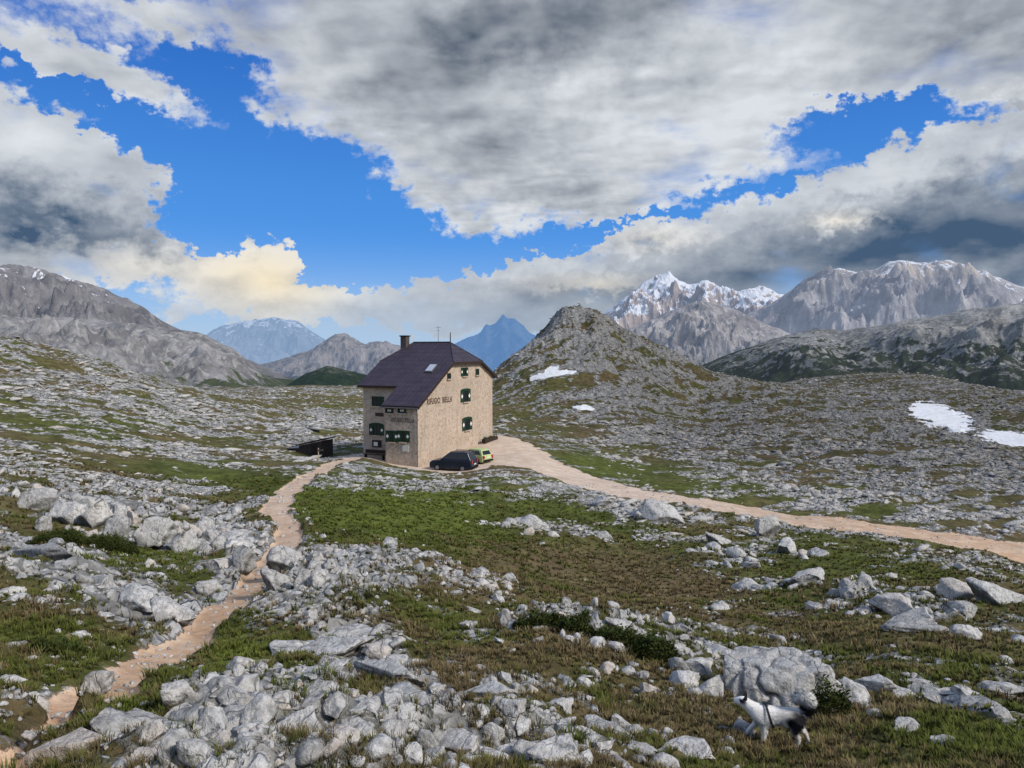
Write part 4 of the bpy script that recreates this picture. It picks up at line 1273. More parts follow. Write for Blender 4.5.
# ================================================================== CARS
TYRE = simple('tyre_rubber', (.012, .012, .013), .85, .1, 20, .1)
RIM = simple('wheel_rim', (.28, .28, .30), .4, .1, 10, .5, .7)
REDL = simple('tail_lamp', (.38, .012, .014), .25, .1, 10, .6)
HEADL = simple('head_lamp', (.6, .62, .65), .15, .05, 10, .7)
PLATE = simple('number_plate', (.7, .7, .66), .5, .03, 10)


def car(name, label, loc, rz, L_, W_, H_, paint, hatch_drop, roof_rails=False):
    o = empty(name, loc, rz); tag(o, label, 'car', 'cars parked by the hut wall')
    bm = bmesh.new()
    hb = H_ * .60
    lower = [(-L_ / 2, .32), (-L_ / 2 - .02, .62), (-L_ / 2 + .06, hb), (L_ * .18, hb), (L_ * .44, hb - .14), (L_ / 2 - .02, hb - .34), (L_ / 2, .36), (L_ / 2 - .12, .24), (-L_ / 2 + .1, .24)]
    n = len(lower); rings = []
    for f, ins in ((-1, .05), (-.86, 0), (.86, 0), (1, .05)):
        rings.append([bm.verts.new((x * (1 - ins), f * W_ / 2, .24 + (z - .24) * (1 - ins * .8))) for x, z in lower])
    for a, b in zip(rings, rings[1:]):
        for i in range(n):
            bm.faces.new((a[i], a[(i + 1) % n], b[(i + 1) % n], b[i]))
    bm.faces.new(rings[0]); bm.faces.new(rings[-1][::-1])
    bmesh.ops.recalc_face_normals(bm, faces=bm.faces)
    me = bpy.data.meshes.new('body'); bm.to_mesh(me); bm.free()
    bo = link('body', me, paint, o)
    md = bo.modifiers.new('bevel', 'BEVEL'); md.width = .06; md.segments = 3; md.limit_method = 'ANGLE'
    # cabin
    cb = [(-L_ / 2 + .10, hb - .02), (-L_ / 2 + .10 + hatch_drop, H_ - .07), (-L_ / 2 + .45 + hatch_drop, H_), (L_ * .02, H_ - .02), (L_ * .24, hb - .02)]
    bm = bmesh.new()
    wi, wo = W_ / 2 - .03, W_ / 2 - .2
    A_ = [bm.verts.new((x, -(wi if z < hb else wo), z)) for x, z in cb]; B_ = [bm.verts.new((x, (wi if z < hb else wo), z)) for x, z in cb]
    for i in range(len(cb)):
        j = (i + 1) % len(cb); bm.faces.new((A_[i], A_[j], B_[j], B_[i]))
    bm.faces.new(A_); bm.faces.new(B_[::-1]); bmesh.ops.recalc_face_normals(bm, faces=bm.faces)
    me = bpy.data.meshes.new('cabin'); bm.to_mesh(me); bm.free()
    co_ = link('cabin', me, paint, o); md = co_.modifiers.new('bevel', 'BEVEL'); md.width = .05; md.segments = 3
    # glass
    def lerp(z): return wi + (wo - wi) * (z - hb + .02) / (H_ - .05 - hb)
    z0, z1 = hb + .07, H_ - .16
    for sg_ in (-1, 1):
        for x0, x1, x2, x3 in ((-L_ / 2 + .32, -L_ * .17, -L_ * .17, -L_ / 2 + .38 + hatch_drop), (-L_ * .155, L_ * .17, L_ * .035, -L_ * .155)):
            MB().prism([(x0, sg_ * (lerp(z0) + .012), z0), (x1, sg_ * (lerp(z0) + .012), z0), (x2, sg_ * (lerp(z1) + .012), z1), (x3, sg_ * (lerp(z1) + .012), z1)], (0, -sg_ * .02, 0)).build('side_window', GLASS, o)
    xb = lambda z: -L_ / 2 + .10 + hatch_drop * (z - hb + .02) / (H_ - .05 - hb) - .012
    MB().prism([(xb(z0), -.62, z0), (xb(z0), .62, z0), (xb(z1), .52, z1), (xb(z1), -.52, z1)], (.02, 0, 0)).build('rear_window', GLASS, o)
    xf = lambda z: L_ * .24 - (L_ * .22) * (z - hb + .02) / (H_ - hb) + .012
    MB().prism([(xf(z0), -.66, z0), (xf(z0), .66, z0), (xf(z1), .55, z1), (xf(z1), -.55, z1)], (-.02, 0, 0)).build('windscreen', GLASS, o)
    for sg_ in (-1, 1):
        MB().box((-L_ / 2 + .03, sg_ * (W_ / 2 - .17), hb - .17), (.13, .24, .34)).build('tail_light', REDL, o, .03)
        MB().box((L_ / 2 - .14, sg_ * (W_ / 2 - .24), hb - .30), (.22, .32, .16)).build('headlight', HEADL, o, .04)
        MB().box((L_ * .17, sg_ * (W_ / 2 + .08), hb + .08), (.12, .2, .14)).build('mirror', paint, o, .03)
    MB().box((-L_ / 2 - .03, 0, .40), (.12, W_ - .14, .2)).build('bumper', TYRE, o, .04)
    MB().box((-L_ / 2 - .03, 0, .70), (.03, .5, .12)).build('number_plate', PLATE, o)
    if roof_rails:
        for sg_ in (-1, 1):
            MB().tube((-L_ * .34, sg_ * (wo - .05), H_ + .05), (L_ * .0, sg_ * (wo - .05), H_ + .05), .025).build('roof_rail', STEEL, o)
    for xx in (-L_ * .29, L_ * .30):
        for sg_ in (-1, 1):
            w_ = MB().tube((xx, sg_ * (W_ / 2 - .2), .33), (xx, sg_ * (W_ / 2 + .015), .33), .33, None, 24).build('wheel', TYRE, o, .03)
            MB().tube((xx, sg_ * (W_ / 2 - .0), .33), (xx, sg_ * (W_ / 2 + .025), .33), .20, None, 14).build('rim', RIM, w_)
    return o


NAVY = simple('navy_paint', (.010, .016, .032), .28, .08, 2, .5)
LIMEP = simple('lime_paint', (.47, .55, .24), .35, .06, 2, .5)
head = math.atan2(.407, -.9135)
x, y, _ = at(453.5, 469, 73.3)
car('parked_car', 'dark navy estate car parked nose towards the stone gable wall', (x, y, surf(x, y) - .02), head + .12, 4.4, 1.86, 1.86, NAVY, .35, True)
x, y, _ = at(474.5, 463.0, 76.4)
car('parked_car', 'small lime green hatchback parked behind the dark estate car', (x, y, surf(x, y) - .02), head - .25, 3.6, 1.62, 1.50, LIMEP, .28)

# ================================================================== DOG
def skin_mesh(verts, edges, root=0, sub=2):
    me = bpy.data.meshes.new('sk'); me.from_pydata([v[:3] for v in verts], edges, [])
    o = bpy.data.objects.new('sk', me); COL.objects.link(o)
    sk = o.modifiers.new('s', 'SKIN'); sk.use_smooth_shade = True
    for i, v in enumerate(verts):
        d = me.skin_vertices[0].data[i]; r = v[3]
        d.radius = (r, r) if not isinstance(r, tuple) else r
        d.use_root = i == root
    sb = o.modifiers.new('u', 'SUBSURF'); sb.levels = sub; sb.render_levels = sub
    dg = bpy.context.evaluated_depsgraph_get()
    res = bpy.data.meshes.new_from_object(o.evaluated_get(dg))
    bpy.data.objects.remove(o)
    return res


def build_dog():
    v, e = [], []

    def add(p, link_to=None):
        v.append(p)
        if link_to is not None: e.append((link_to, len(v) - 1))
        return len(v) - 1
    pel = add((-.27, 0, .475, .105)); loin = add((-.10, 0, .465, .115), pel); rib = add((.08, 0, .445, .145), loin)
    sh = add((.23, 0, .455, .130), rib); n1 = add((.335, .0, .515, .105), sh); n2 = add((.415, -.02, .565, .085), n1)
    hd = add((.475, -.045, .60, .088), n2); mz = add((.555, -.085, .575, .050), hd); ns = add((.60, -.11, .565, .028), mz)
    def leg(root, pts):
        k_ = root
        for p in pts: k_ = add(p, k_)
    leg(sh, [(.215, .085, .36, .066), (.175, .092, .235, .042), (.185, .092, .11, .030), (.180, .092, .035, .031), (.215, .092, .020, .026)])
    leg(sh, [(.25, -.085, .36, .064), (.29, -.09, .245, .040), (.375, -.09, .15, .029), (.41, -.09, .085, .028), (.44, -.09, .085, .022)])
    leg(pel, [(-.27, .075, .39, .092), (-.215, .09, .28, .060), (-.30, .092, .165, .032), (-.275, .092, .05, .028), (-.245, .092, .020, .028)])
    leg(pel, [(-.29, -.075, .39, .088), (-.29, -.09, .27, .056), (-.42, -.092, .175, .032), (-.455, -.092, .065, .027), (-.435, -.092, .022, .027)])
    k_ = pel
    for p in [(-.37, 0, .545, .055), (-.44, .0, .625, .075), (-.44, .01, .725, .09), (-.36, .02, .785, .09), (-.26, .03, .755, .065), (-.215, .03, .69, .025)]:
        k_ = add(p, k_)
    me = skin_mesh(v, e, pel, 2)
    co = np.array([q.co[:] for q in me.vertices])
    x, y, z = co.T
    white = np.array([.90, .88, .84]); black = np.array([.022, .022, .026]); grey = np.array([.16, .145, .135]); buff = np.array([.48, .40, .32])
    nz = np.array([mnoise.noise(Vector(c) * 9) for c in co])
    col = np.tile(white, (len(co), 1))
    def paint(mask, c):
        nonlocal col
        col = col * (1 - mask[:, None]) + c * mask[:, None]
    thigh = sstep(.19, .12, np.hypot((x + .27) / 1.0, (z - .40) / 1.05) + nz * .05) * (y > -.02)
    paint(thigh, black)
    back = sstep(.09, .06, np.hypot(x + .08, (z - .53) * .8) + nz * .05) * (y > -.05) * (z > .44)
    paint(back * .35, grey)
    tail = sstep(.50, .54, z) * (x < -.33) * sstep(.70, .64, z + nz * .06 + (x + .4) * .3)
    paint(tail, black)
    tt = sstep(.68, .74, z + .25 * (x + .4)) * (x < -.18)
    paint(tt, np.array([.92, .89, .84]))
    hind = (x < -.2) * sstep(.26, .2, z)
    paint(hind * .6, buff)
    headm = sstep(.40, .44, x) * sstep(.50, .54, z)
    side = np.abs((y + .045) + (x - .475) * .55)
    paint(headm * sstep(.045, .06, side) * (x < .52) * sstep(.56, .6, z), black)
    paint((x > .598).astype(float), black)
    a = me.attributes.new('tint', 'FLOAT_COLOR', 'POINT')
    a.data.foreach_set('color', np.concatenate([col, np.ones((len(col), 1))], 1).astype(np.float32).ravel())
    m, t, b = new_mat('dog_coat'); c = t.node('ShaderNodeAttribute', attribute_name='tint').outputs['Color']
    oc = t.node('ShaderNodeTexCoord').outputs['Object']
    nn = t.noise(t.vmul(oc, (.5, 1, 1)), 55, 4, .6)
    c = t.mix(t.ramp(nn, .45, .75, 0, .35), c, t.mix(.5, c, (.05, .045, .04)))
    finish(t, b, c, .9, t.bump(nn, .5, .012), .1)
    root = empty('dog', (0, 0, 0))
    me.name = 'body'; bo = link('body', me, m, root)
    # coat: short strands growing from the skin, long on tail, chest and breeches
    me.calc_loop_triangles()
    tri = np.array([q.vertices[:] for q in me.loop_triangles]); P0, P1, P2 = co[tri[:, 0]], co[tri[:, 1]], co[tri[:, 2]]
    nr = np.cross(P1 - P0, P2 - P0); ar = np.linalg.norm(nr, axis=1); nr /= ar[:, None] + 1e-9
    g = np.random.default_rng(3); N = 24000
    wgt = ar * (1 + 2.0 * (P0[:, 2] > .52) * (P0[:, 0] < -.3)); f = g.choice(len(tri), N, p=wgt / wgt.sum())
    u, w = g.random(N), g.random(N); s_ = u + w > 1; u[s_] = 1 - u[s_]; w[s_] = 1 - w[s_]
    p = P0[f] + (P1[f] - P0[f]) * u[:, None] + (P2[f] - P0[f]) * w[:, None]; nn_ = nr[f]
    cc = (col[tri[f, 0]] + col[tri[f, 1]] + col[tri[f, 2]]) / 3
    topt = (p[:, 2] > .70) & (p[:, 0] < -.18); cc[topt] = np.array([.95, .92, .87])
    flow = np.tile(np.array([-.8, 0, -.45]), (N, 1))
    intail = (p[:, 0] < -.33) & (p[:, 2] > .54) | (p[:, 2] > .63) & (p[:, 0] < -.2)
    flow[intail] = np.array([-.2, .0, -.3])
    ln = g.uniform(.018, .036, N); ln[intail] = g.uniform(.03, .07, intail.sum())
    ch_ = (p[:, 2] < .42) & (p[:, 2] > .3) | (p[:, 0] < -.3) & (p[:, 2] > .2) & ~intail
    ln[ch_] *= 1.7
    lowleg = p[:, 2] < .22; ln[lowleg] *= .55
    ln[(p[:, 0] > .42)] *= .55
    d = nn_ * .42 + flow * 1.0 + g.normal(0, .22, (N, 3)); d[intail] = (nn_ * .40 + flow * .9 + g.normal(0, .2, (N, 3)))[intail]
    d /= np.linalg.norm(d, axis=1)[:, None]
    sd = np.cross(d, nn_ + g.normal(0, .15, (N, 3))); sd /= np.linalg.norm(sd, axis=1)[:, None]; wd = ((.0016 + ln * .035) * np.where(intail, 1.9, 1))[:, None]
    VV = np.stack([p + sd * wd - nn_ * .003, p - sd * wd - nn_ * .003, p + d * ln[:, None]], 1).reshape(-1, 3)
    FF = np.arange(N * 3).reshape(-1, 3)
    c2 = np.repeat(cc * g.uniform(.8, 1.15, (N, 1)), 3, 0)
    hm = np_mesh('fur', VV, FF, {'tint': ('FLOAT_COLOR', np.concatenate([np.clip(c2, 0, 1), np.ones((N * 3, 1))], 1)), 'skin': ('FLOAT_VECTOR', np.repeat(nn_, 3, 0))})
    fmat, ft, fb2 = new_mat('dog_fur')
    vt = ft.node('ShaderNodeVectorTransform', vector_type='NORMAL', convert_from='OBJECT', convert_to='WORLD')
    ft.l.new(ft.node('ShaderNodeAttribute', attribute_name='skin').outputs['Vector'], vt.inputs[0])
    finish(ft, fb2, ft.node('ShaderNodeAttribute', attribute_name='tint').outputs['Color'], .9, vt.outputs[0], .1)
    link('fur', hm, fmat, root)
    BL = simple('dog_ear', (.02, .02, .022), .9, .2, 20, .1)
    for sgn in (-1, 1):
        c = Vector((.445, -.03 + sgn * .055, .655))
        ear = MB(); tip = c + Vector((-.03, sgn * .012, .105))
        b0 = [c + Vector((.035, -sgn * .01, -.015)), c + Vector((-.035, 0, -.015)), c + Vector((0, sgn * .03, -.02))]
        vs = [ear.bm.verts.new(q) for q in b0]; tp = ear.bm.verts.new(tip)
        for i in range(3): ear.bm.faces.new((vs[i], vs[(i + 1) % 3], tp))
        ear.build('ear', BL, root, smooth=True)
    # harness: a band round the chest just behind the front legs, joined by a strap along the shoulder
    HAR = simple('harness_webbing', (.03, .034, .042), .8, .15, 30, .1)
    hb = MB()
    for (cx, cz, ry, rz_, tl) in ((.10, .445, .166, .172, .16),):
        ring = []
        for i in range(28):
            a = i / 28 * math.tau
            ring.append((cx + tl * .35 * math.sin(a), math.cos(a) * ry, cz + math.sin(a) * rz_))
        for i in range(28):
            p_, q_ = Vector(ring[i]), Vector(ring[(i + 1) % 28])
            o_ = Vector((.018, 0, 0)); hb.face([p_ - o_, q_ - o_, q_ + o_, p_ + o_])
    hb.box((.14, 0, .618), (.12, .07, .016))
    hb.build('harness', HAR, root)
    for sgn in (-1, 1):
        pass
    return root


dog = build_dog()
x, y, _ = at(776, 745.5, 8.55)
dog.location = (x, y, surf(x, y) - .005)
dog.rotation_euler = (0, 0, math.atan2(.22, -.97))
dog.scale = (.79, .79, .79)
tag(dog, 'fluffy white and black dog with a harness walking past the big boulder', 'dog')

# ================================================================== MOUNTAINS
def mountain_material(name, rock1, rock2, veg, vegh, snow, haze, haze_col, sc_m, warm=None):
    m, t, b = new_mat(name)
    pos = t.node('ShaderNodeNewGeometry').outputs['Position']
    e = t.node('ShaderNodeAttribute', attribute_name='rise').outputs['Fac']
    ns = t.node('ShaderNodeSeparateXYZ'); t.l.new(t.node('ShaderNodeNewGeometry').outputs['Normal'], ns.inputs[0])
    n1 = t.noise(t.vmul(pos, (1, 1, 2.2)), 1 / sc_m, 9, .65); n2 = t.noise(pos, 5.5 / sc_m, 8, .65); n3 = t.noise(t.vmul(pos, (1, 1, .18)), 9 / sc_m, 6, .6, .4)
    c = t.mix(t.ramp(n1, .35, .65), rock1, rock2)
    c = t.mix(t.ramp(n3, .45, .65, 0, .5), c, tuple(v * .45 for v in rock1))
    c = t.mix(t.ramp(n2, .5, .7, 0, .5), c, tuple(min(1, v * 1.4) for v in rock2))
    c = t.mix(t.math('MULTIPLY', t.ramp(n3, .54, .64), .55), c, tuple(min(.75, v * 1.7) for v in rock2)) if False else t.mix(t.ramp(t.noise(t.vmul(pos, (1, 1, .12)), 14 / sc_m, 4, .6, .6), .54, .64, 0, .45), c, tuple(min(.75, v * 1.5) for v in rock2))
    if warm:  # sunlight on the upper faces, put into the rock colour
        c = t.mix(t.math('MULTIPLY', t.ramp(t.math('ADD', e, t.math('MULTIPLY', t.math('SUBTRACT', n1, .5), 1.0)), warm[1], warm[1] + .2), .6), c, warm[0])
    if veg:
        vm = t.math('ADD', t.math('SUBTRACT', vegh, e), t.math('MULTIPLY', t.math('SUBTRACT', n2, .5), 1.6))
        vm = t.math('ADD', vm, t.math('MULTIPLY', t.math('SUBTRACT', n1, .5), 1.0))
        vcol = t.mix(t.ramp(n2, .4, .6), tuple(v * .5 for v in veg), veg)
        c = t.mix(t.ramp(vm, -.05, .12), c, vcol)
    if snow is not None:
        sm = t.math('ADD', t.math('SUBTRACT', t.math('MULTIPLY', e, .6), snow * .6), t.math('MULTIPLY', t.math('SUBTRACT', n3, .5), 1.7))
        sm = t.math('ADD', sm, t.math('MULTIPLY', t.math('SUBTRACT', n1, .5), .9))
        sm = t.math('ADD', sm, t.math('MULTIPLY', t.math('SUBTRACT', ns.outputs[2], .72), .5))
        c = t.mix(t.ramp(sm, 0, .07), c, (.80, .82, .86))
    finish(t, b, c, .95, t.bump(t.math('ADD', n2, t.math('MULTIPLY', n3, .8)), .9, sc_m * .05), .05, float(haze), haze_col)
    return m


def mountain(name, prof, Rf, Rr, zf, seed, mat, amp=.35, lam=None, power=1.25, jag=.03, n_az=520, n_r=190, cliff=0.0):
    prof = sorted(prof)
    pxs = np.linspace(prof[0][0], prof[-1][0], n_az)
    pys = np.interp(pxs, [p[0] for p in prof], [p[1] for p in prof])
    ker = np.hanning(9); ker /= ker.sum(); pys = np.convolve(np.pad(pys, 4, 'edge'), ker, 'valid')
    th = np.arctan((pxs - 512) / F)
    kk = np.concatenate([np.linspace(0, 1, n_r) , np.linspace(1, 1.35, 26)[1:]])
    TH, K = np.meshgrid(th, kk)
    R = Rf + (Rr - Rf) * K
    X, Y = R * np.sin(TH), R * np.cos(TH)
    zr_ = CAMZ + Rr * np.cos(th) * (HOR - pys) / F
    hgt = zr_ - zf
    lam = lam or (Rr - Rf) * .35
    S = np.where(K <= 1, np.power(np.clip(K, 0, 1), power), 1 - (K - 1) * 2.2)
    rg = ridged(X / lam, Y / lam, 7, seed, .55) - 1.05
    fb_ = fbm(X / lam * 3, Y / lam * 3, 5, seed + 3)
    wgt = np.where(K < 1, 4 * K * (1 - K) * .9 + .015, .02) * np.clip(K * 4, 0, 1)
    edge = np.minimum(1, np.minimum(np.linspace(0, 12, n_az), np.linspace(12, 0, n_az)))[None]
    if cliff:
        q_ = S * 6 + fbm(X / lam, Y / lam, 4, seed + 21) * .9
        S = S + cliff * (np.floor(q_) + sstep(.55, .9, q_ - np.floor(q_)) - q_) / 6 * np.clip((1 - K) * 6, 0, 1) * (K < 1)
    n = rg * amp * wgt + fb_ * amp * .12 * wgt
    jn = (ridged(X / lam * 2.5, Y / lam * 2.5, 5, seed + 9) - .8) * jag * np.exp(-((K - 1) / .12) ** 2)
    Zt = zf + hgt[None] * (S + n + jn)
    V = np.stack([X, Y, Zt], -1).reshape(-1, 3)
    nr_ = len(kk); idx = np.arange(nr_ * n_az).reshape(nr_, n_az)
    Fc = np.stack([idx[:-1, :-1], idx[:-1, 1:], idx[1:, 1:], idx[1:, :-1]], -1).reshape(-1, 4)
    zz = np.clip((Zt - zf) / max(hgt.max(), 1), 0, 1.2)
    o = link(name, np_mesh(name, V, Fc, {'rise': ('FLOAT', zz.ravel())}), mat)
    o['kind'] = 'structure'
    return o


HZ = (.16, .25, .42)
mm = mountain_material
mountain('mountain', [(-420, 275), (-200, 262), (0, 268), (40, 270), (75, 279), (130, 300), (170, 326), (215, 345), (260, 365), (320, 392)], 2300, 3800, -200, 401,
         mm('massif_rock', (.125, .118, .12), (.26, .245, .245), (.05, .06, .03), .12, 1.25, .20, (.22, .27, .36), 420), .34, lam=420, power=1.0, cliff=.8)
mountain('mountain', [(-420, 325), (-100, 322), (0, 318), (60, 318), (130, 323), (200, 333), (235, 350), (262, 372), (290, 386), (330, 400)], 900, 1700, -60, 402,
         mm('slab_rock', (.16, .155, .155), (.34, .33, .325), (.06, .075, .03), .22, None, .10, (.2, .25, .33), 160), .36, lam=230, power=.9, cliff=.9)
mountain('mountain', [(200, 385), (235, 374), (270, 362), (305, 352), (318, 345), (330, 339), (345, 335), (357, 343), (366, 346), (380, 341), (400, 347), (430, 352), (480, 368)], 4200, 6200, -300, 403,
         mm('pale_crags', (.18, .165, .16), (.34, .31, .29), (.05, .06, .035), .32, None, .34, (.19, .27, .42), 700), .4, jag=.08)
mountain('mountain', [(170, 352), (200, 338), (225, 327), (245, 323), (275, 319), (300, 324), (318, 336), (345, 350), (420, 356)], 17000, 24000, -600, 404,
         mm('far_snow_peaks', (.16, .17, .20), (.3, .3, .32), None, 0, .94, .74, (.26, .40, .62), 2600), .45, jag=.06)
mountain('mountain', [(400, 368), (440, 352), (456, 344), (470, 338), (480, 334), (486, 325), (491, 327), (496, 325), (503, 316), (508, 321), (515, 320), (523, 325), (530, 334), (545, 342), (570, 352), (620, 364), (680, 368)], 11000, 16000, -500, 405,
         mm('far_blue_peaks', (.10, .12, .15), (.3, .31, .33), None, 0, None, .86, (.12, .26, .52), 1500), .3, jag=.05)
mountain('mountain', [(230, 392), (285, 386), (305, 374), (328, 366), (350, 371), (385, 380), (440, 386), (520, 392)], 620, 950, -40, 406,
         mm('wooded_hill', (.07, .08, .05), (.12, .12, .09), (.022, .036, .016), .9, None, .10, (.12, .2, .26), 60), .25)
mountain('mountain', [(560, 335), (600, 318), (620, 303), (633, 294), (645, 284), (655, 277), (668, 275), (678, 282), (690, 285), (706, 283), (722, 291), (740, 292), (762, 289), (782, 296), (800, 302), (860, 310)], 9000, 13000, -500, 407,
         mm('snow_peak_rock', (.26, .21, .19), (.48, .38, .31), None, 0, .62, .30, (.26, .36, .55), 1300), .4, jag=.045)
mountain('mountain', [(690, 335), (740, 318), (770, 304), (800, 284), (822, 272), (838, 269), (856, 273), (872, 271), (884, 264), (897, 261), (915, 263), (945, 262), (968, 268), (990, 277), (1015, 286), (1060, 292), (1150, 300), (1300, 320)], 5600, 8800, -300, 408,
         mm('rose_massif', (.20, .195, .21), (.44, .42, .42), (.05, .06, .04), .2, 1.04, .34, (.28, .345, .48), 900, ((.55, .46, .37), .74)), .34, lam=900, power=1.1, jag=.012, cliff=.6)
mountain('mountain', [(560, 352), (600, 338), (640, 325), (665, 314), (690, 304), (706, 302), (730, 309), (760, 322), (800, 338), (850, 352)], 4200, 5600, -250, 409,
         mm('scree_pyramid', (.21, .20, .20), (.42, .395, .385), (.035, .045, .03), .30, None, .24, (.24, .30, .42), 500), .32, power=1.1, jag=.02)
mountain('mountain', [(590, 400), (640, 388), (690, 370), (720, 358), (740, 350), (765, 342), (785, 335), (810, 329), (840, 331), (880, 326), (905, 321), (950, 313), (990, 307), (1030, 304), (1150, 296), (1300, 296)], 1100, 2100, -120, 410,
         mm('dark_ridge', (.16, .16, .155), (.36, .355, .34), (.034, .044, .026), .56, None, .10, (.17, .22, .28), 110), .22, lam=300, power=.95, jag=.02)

# ================================================================== LIGHT + SKY
SUN_AZ, SUN_EL = math.radians(122), math.radians(38)     # azimuth clockwise from the view axis
sd_ = bpy.data.lights.new('sun', 'SUN'); sd_.energy = 3.5; sd_.angle = math.radians(12); sd_.color = (1.0, .93, .84)
so = bpy.data.objects.new('sun', sd_); COL.objects.link(so)
dv = Vector((math.sin(SUN_AZ) * math.cos(SUN_EL), math.cos(SUN_AZ) * math.cos(SUN_EL), math.sin(SUN_EL)))
so.rotation_euler = (-dv).to_track_quat('-Z', 'Y').to_euler()

w = bpy.data.worlds.new('World'); sc.world = w; w.use_nodes = True
t = NT(w.node_tree); t.n.clear()
out = t.node('ShaderNodeOutputWorld'); bg = t.node('ShaderNodeBackground'); t.l.new(bg.outputs[0], out.inputs[0])
STR = .1
bg.inputs[1].default_value = STR
sky = t.node('ShaderNodeTexSky', sky_type='NISHITA'); sky.sun_disc = False
sky.sun_elevation = SUN_EL; sky.sun_rotation = SUN_AZ; sky.altitude = 2300; sky.air_density = 1.0; sky.dust_density = .4; sky.ozone_density = 2.0
hs = t.node('ShaderNodeHueSaturation'); t.l.new(sky.outputs[0], hs.inputs['Color']); hs.inputs['Saturation'].default_value = 1.25; hs.inputs['Value'].default_value = 1.0
gen = t.node('ShaderNodeTexCoord').outputs['Generated']
sx3 = t.node('ShaderNodeSeparateXYZ'); t.l.new(gen, sx3.inputs[0])
X_, Y_, Z_ = sx3.outputs
DEG = 57.29578 / 0.0754
uu = t.math('MULTIPLY_ADD', t.math('ARCTAN2', X_, Y_), DEG, 512)
vv = t.math('SUBTRACT', 350, t.math('MULTIPLY', t.math('ARCSINE', Z_), DEG))
cmb = t.node('ShaderNodeCombineXYZ'); t.l.new(uu, cmb.inputs[0]); t.l.new(vv, cmb.inputs[1])
UV = cmb.outputs[0]
zz = t.math('MAXIMUM', t.math('ADD', Z_, .16), .05)
cm2 = t.node('ShaderNodeCombineXYZ'); t.l.new(t.math('DIVIDE', X_, zz), cm2.inputs[0]); t.l.new(t.math('DIVIDE', Y_, zz), cm2.inputs[1])
PL = cm2.outputs[0]


def vadd(v, o):
    nd = t.node('ShaderNodeVectorMath', operation='ADD'); t.l.new(v, nd.inputs[0]); t.put(nd.inputs[1], o); return nd.outputs[0]


# gentle warp so cloud outlines are never ellipses
wn = t.node('ShaderNodeTexNoise'); t.put(wn.inputs['Vector'], t.vmul(UV, (.011, .014, 1))); wn.inputs['Detail'].default_value = 4; wn.inputs['Roughness'].default_value = .6
wv = t.node('ShaderNodeVectorMath', operation='SUBTRACT'); t.l.new(wn.outputs['Color'], wv.inputs[0]); wv.inputs[1].default_value = (.5, .5, .5)
WUV = vadd(UV, t.vmul(wv.outputs[0], (80, 60, 0)))


def skyblob(px, py, rx, ry, rot, wgt, vec=None):
    th = math.atan((px - 512) / F)
    u0 = 512 + math.degrees(th) / .0754; v0 = 350 - math.degrees(math.atan((350 - py) / F * math.cos(th))) / .0754
    mp = t.node('ShaderNodeMapping', vector_type='TEXTURE')
    t.l.new(vec or WUV, mp.inputs[0]); mp.inputs[1].default_value = (u0, v0, 0); mp.inputs[2].default_value = (0, 0, math.radians(rot)); mp.inputs[3].default_value = (rx, ry, 1)
    gd = t.node('ShaderNodeTexGradient', gradient_type='SPHERICAL'); t.l.new(mp.outputs[0], gd.inputs[0])
    return gd.outputs['Fac'], wgt


def blobs(items, vec=None):
    acc = None
    for it in items:
        f, w_ = skyblob(*it, vec)
        acc = t.math('MULTIPLY', f, w_) if acc is None else t.math('MULTIPLY_ADD', f, w_, acc)
    return acc


def cloud_noise(vec, s, det=9, rough=.56, dist=0.0):
    return t.noise(vec, s, det, rough, dist)


def dens_high(off=(0, 0, 0)):
    p = vadd(PL, off)
    n = cloud_noise(p, 3.0, 4, .46, .1); n2 = cloud_noise(p, 1.15, 2, .5)
    return t.math('ADD', t.math('MULTIPLY', t.math('SUBTRACT', n, .5), 1.35), t.math('MULTIPLY', t.math('SUBTRACT', n2, .5), .55))


HIGH = [(480, 40, 150, 70, 0, .6), (680, 100, 60, 30, 0, .3), (470, 20, 330, 110, 5, 1.5), (620, 60, 330, 120, -4, 1.2), (470, 120, 220, 80, 22, 1.0), (640, 130, 240, 80, -8, .9), (960, 10, 230, 80, 4, 1.4), (980, 78, 130, 30, 3, .75), (740, 165, 260, 30, -4, .85), (560, 195, 200, 40, 4, .75), (440, 185, 120, 44, 22, .75), (800, 60, 180, 70, -10, .85), (480, 225, 80, 22, 10, .4),
        (120, 10, 190, 34, 10, .68), (140, 92, 150, 22, 20, .74), (30, 50, 110, 12, 12, .4), (190, 40, 60, 12, 25, .35), (1150, 50, 250, 100, 0, 1.0), (-200, 30, 320, 100, 0, .8), (300, 60, 120, 70, 30, .62), (290, 115, 90, 32, 15, .5), (860, 205, 120, 12, -6, .4), (650, 212, 160, 10, -5, .4),
        (225, 72, 50, 50, 30, -.5), (870, 118, 150, 34, -14, -1.1), (740, 208, 200, 20, -10, -.7), (640, 40, 40, 20, 30, -.3), (250, 200, 170, 80, 12, -.8), (560, 258, 260, 30, -8, -.8), (980, 128, 120, 24, -4, -.7), (50, 82, 120, 14, 18, -.6), (340, 230, 160, 50, 20, -.6), (700, 90, 70, 14, -25, -.35)]
bh = t.ramp(blobs(HIGH), 0, .75, 0, 1, False)
dh = dens_high(); dh2 = dens_high((-.07, -.06, 0))
covh = t.math('ADD', t.math('MULTIPLY', dh, 1.0), t.math('SUBTRACT', bh, .66))
pf = t.noise(PL, 9.0, 4, .5, .3); pf2 = t.noise(vadd(PL, (-.03, -.025, 0)), 9.0, 2, .5, .3)
covh = t.math('ADD', covh, t.math('MULTIPLY', blobs([(490, 50, 200, 110, 0, 1.0), (690, 100, 110, 50, 0, .6), (480, 190, 110, 40, 0, .4)]), .55))
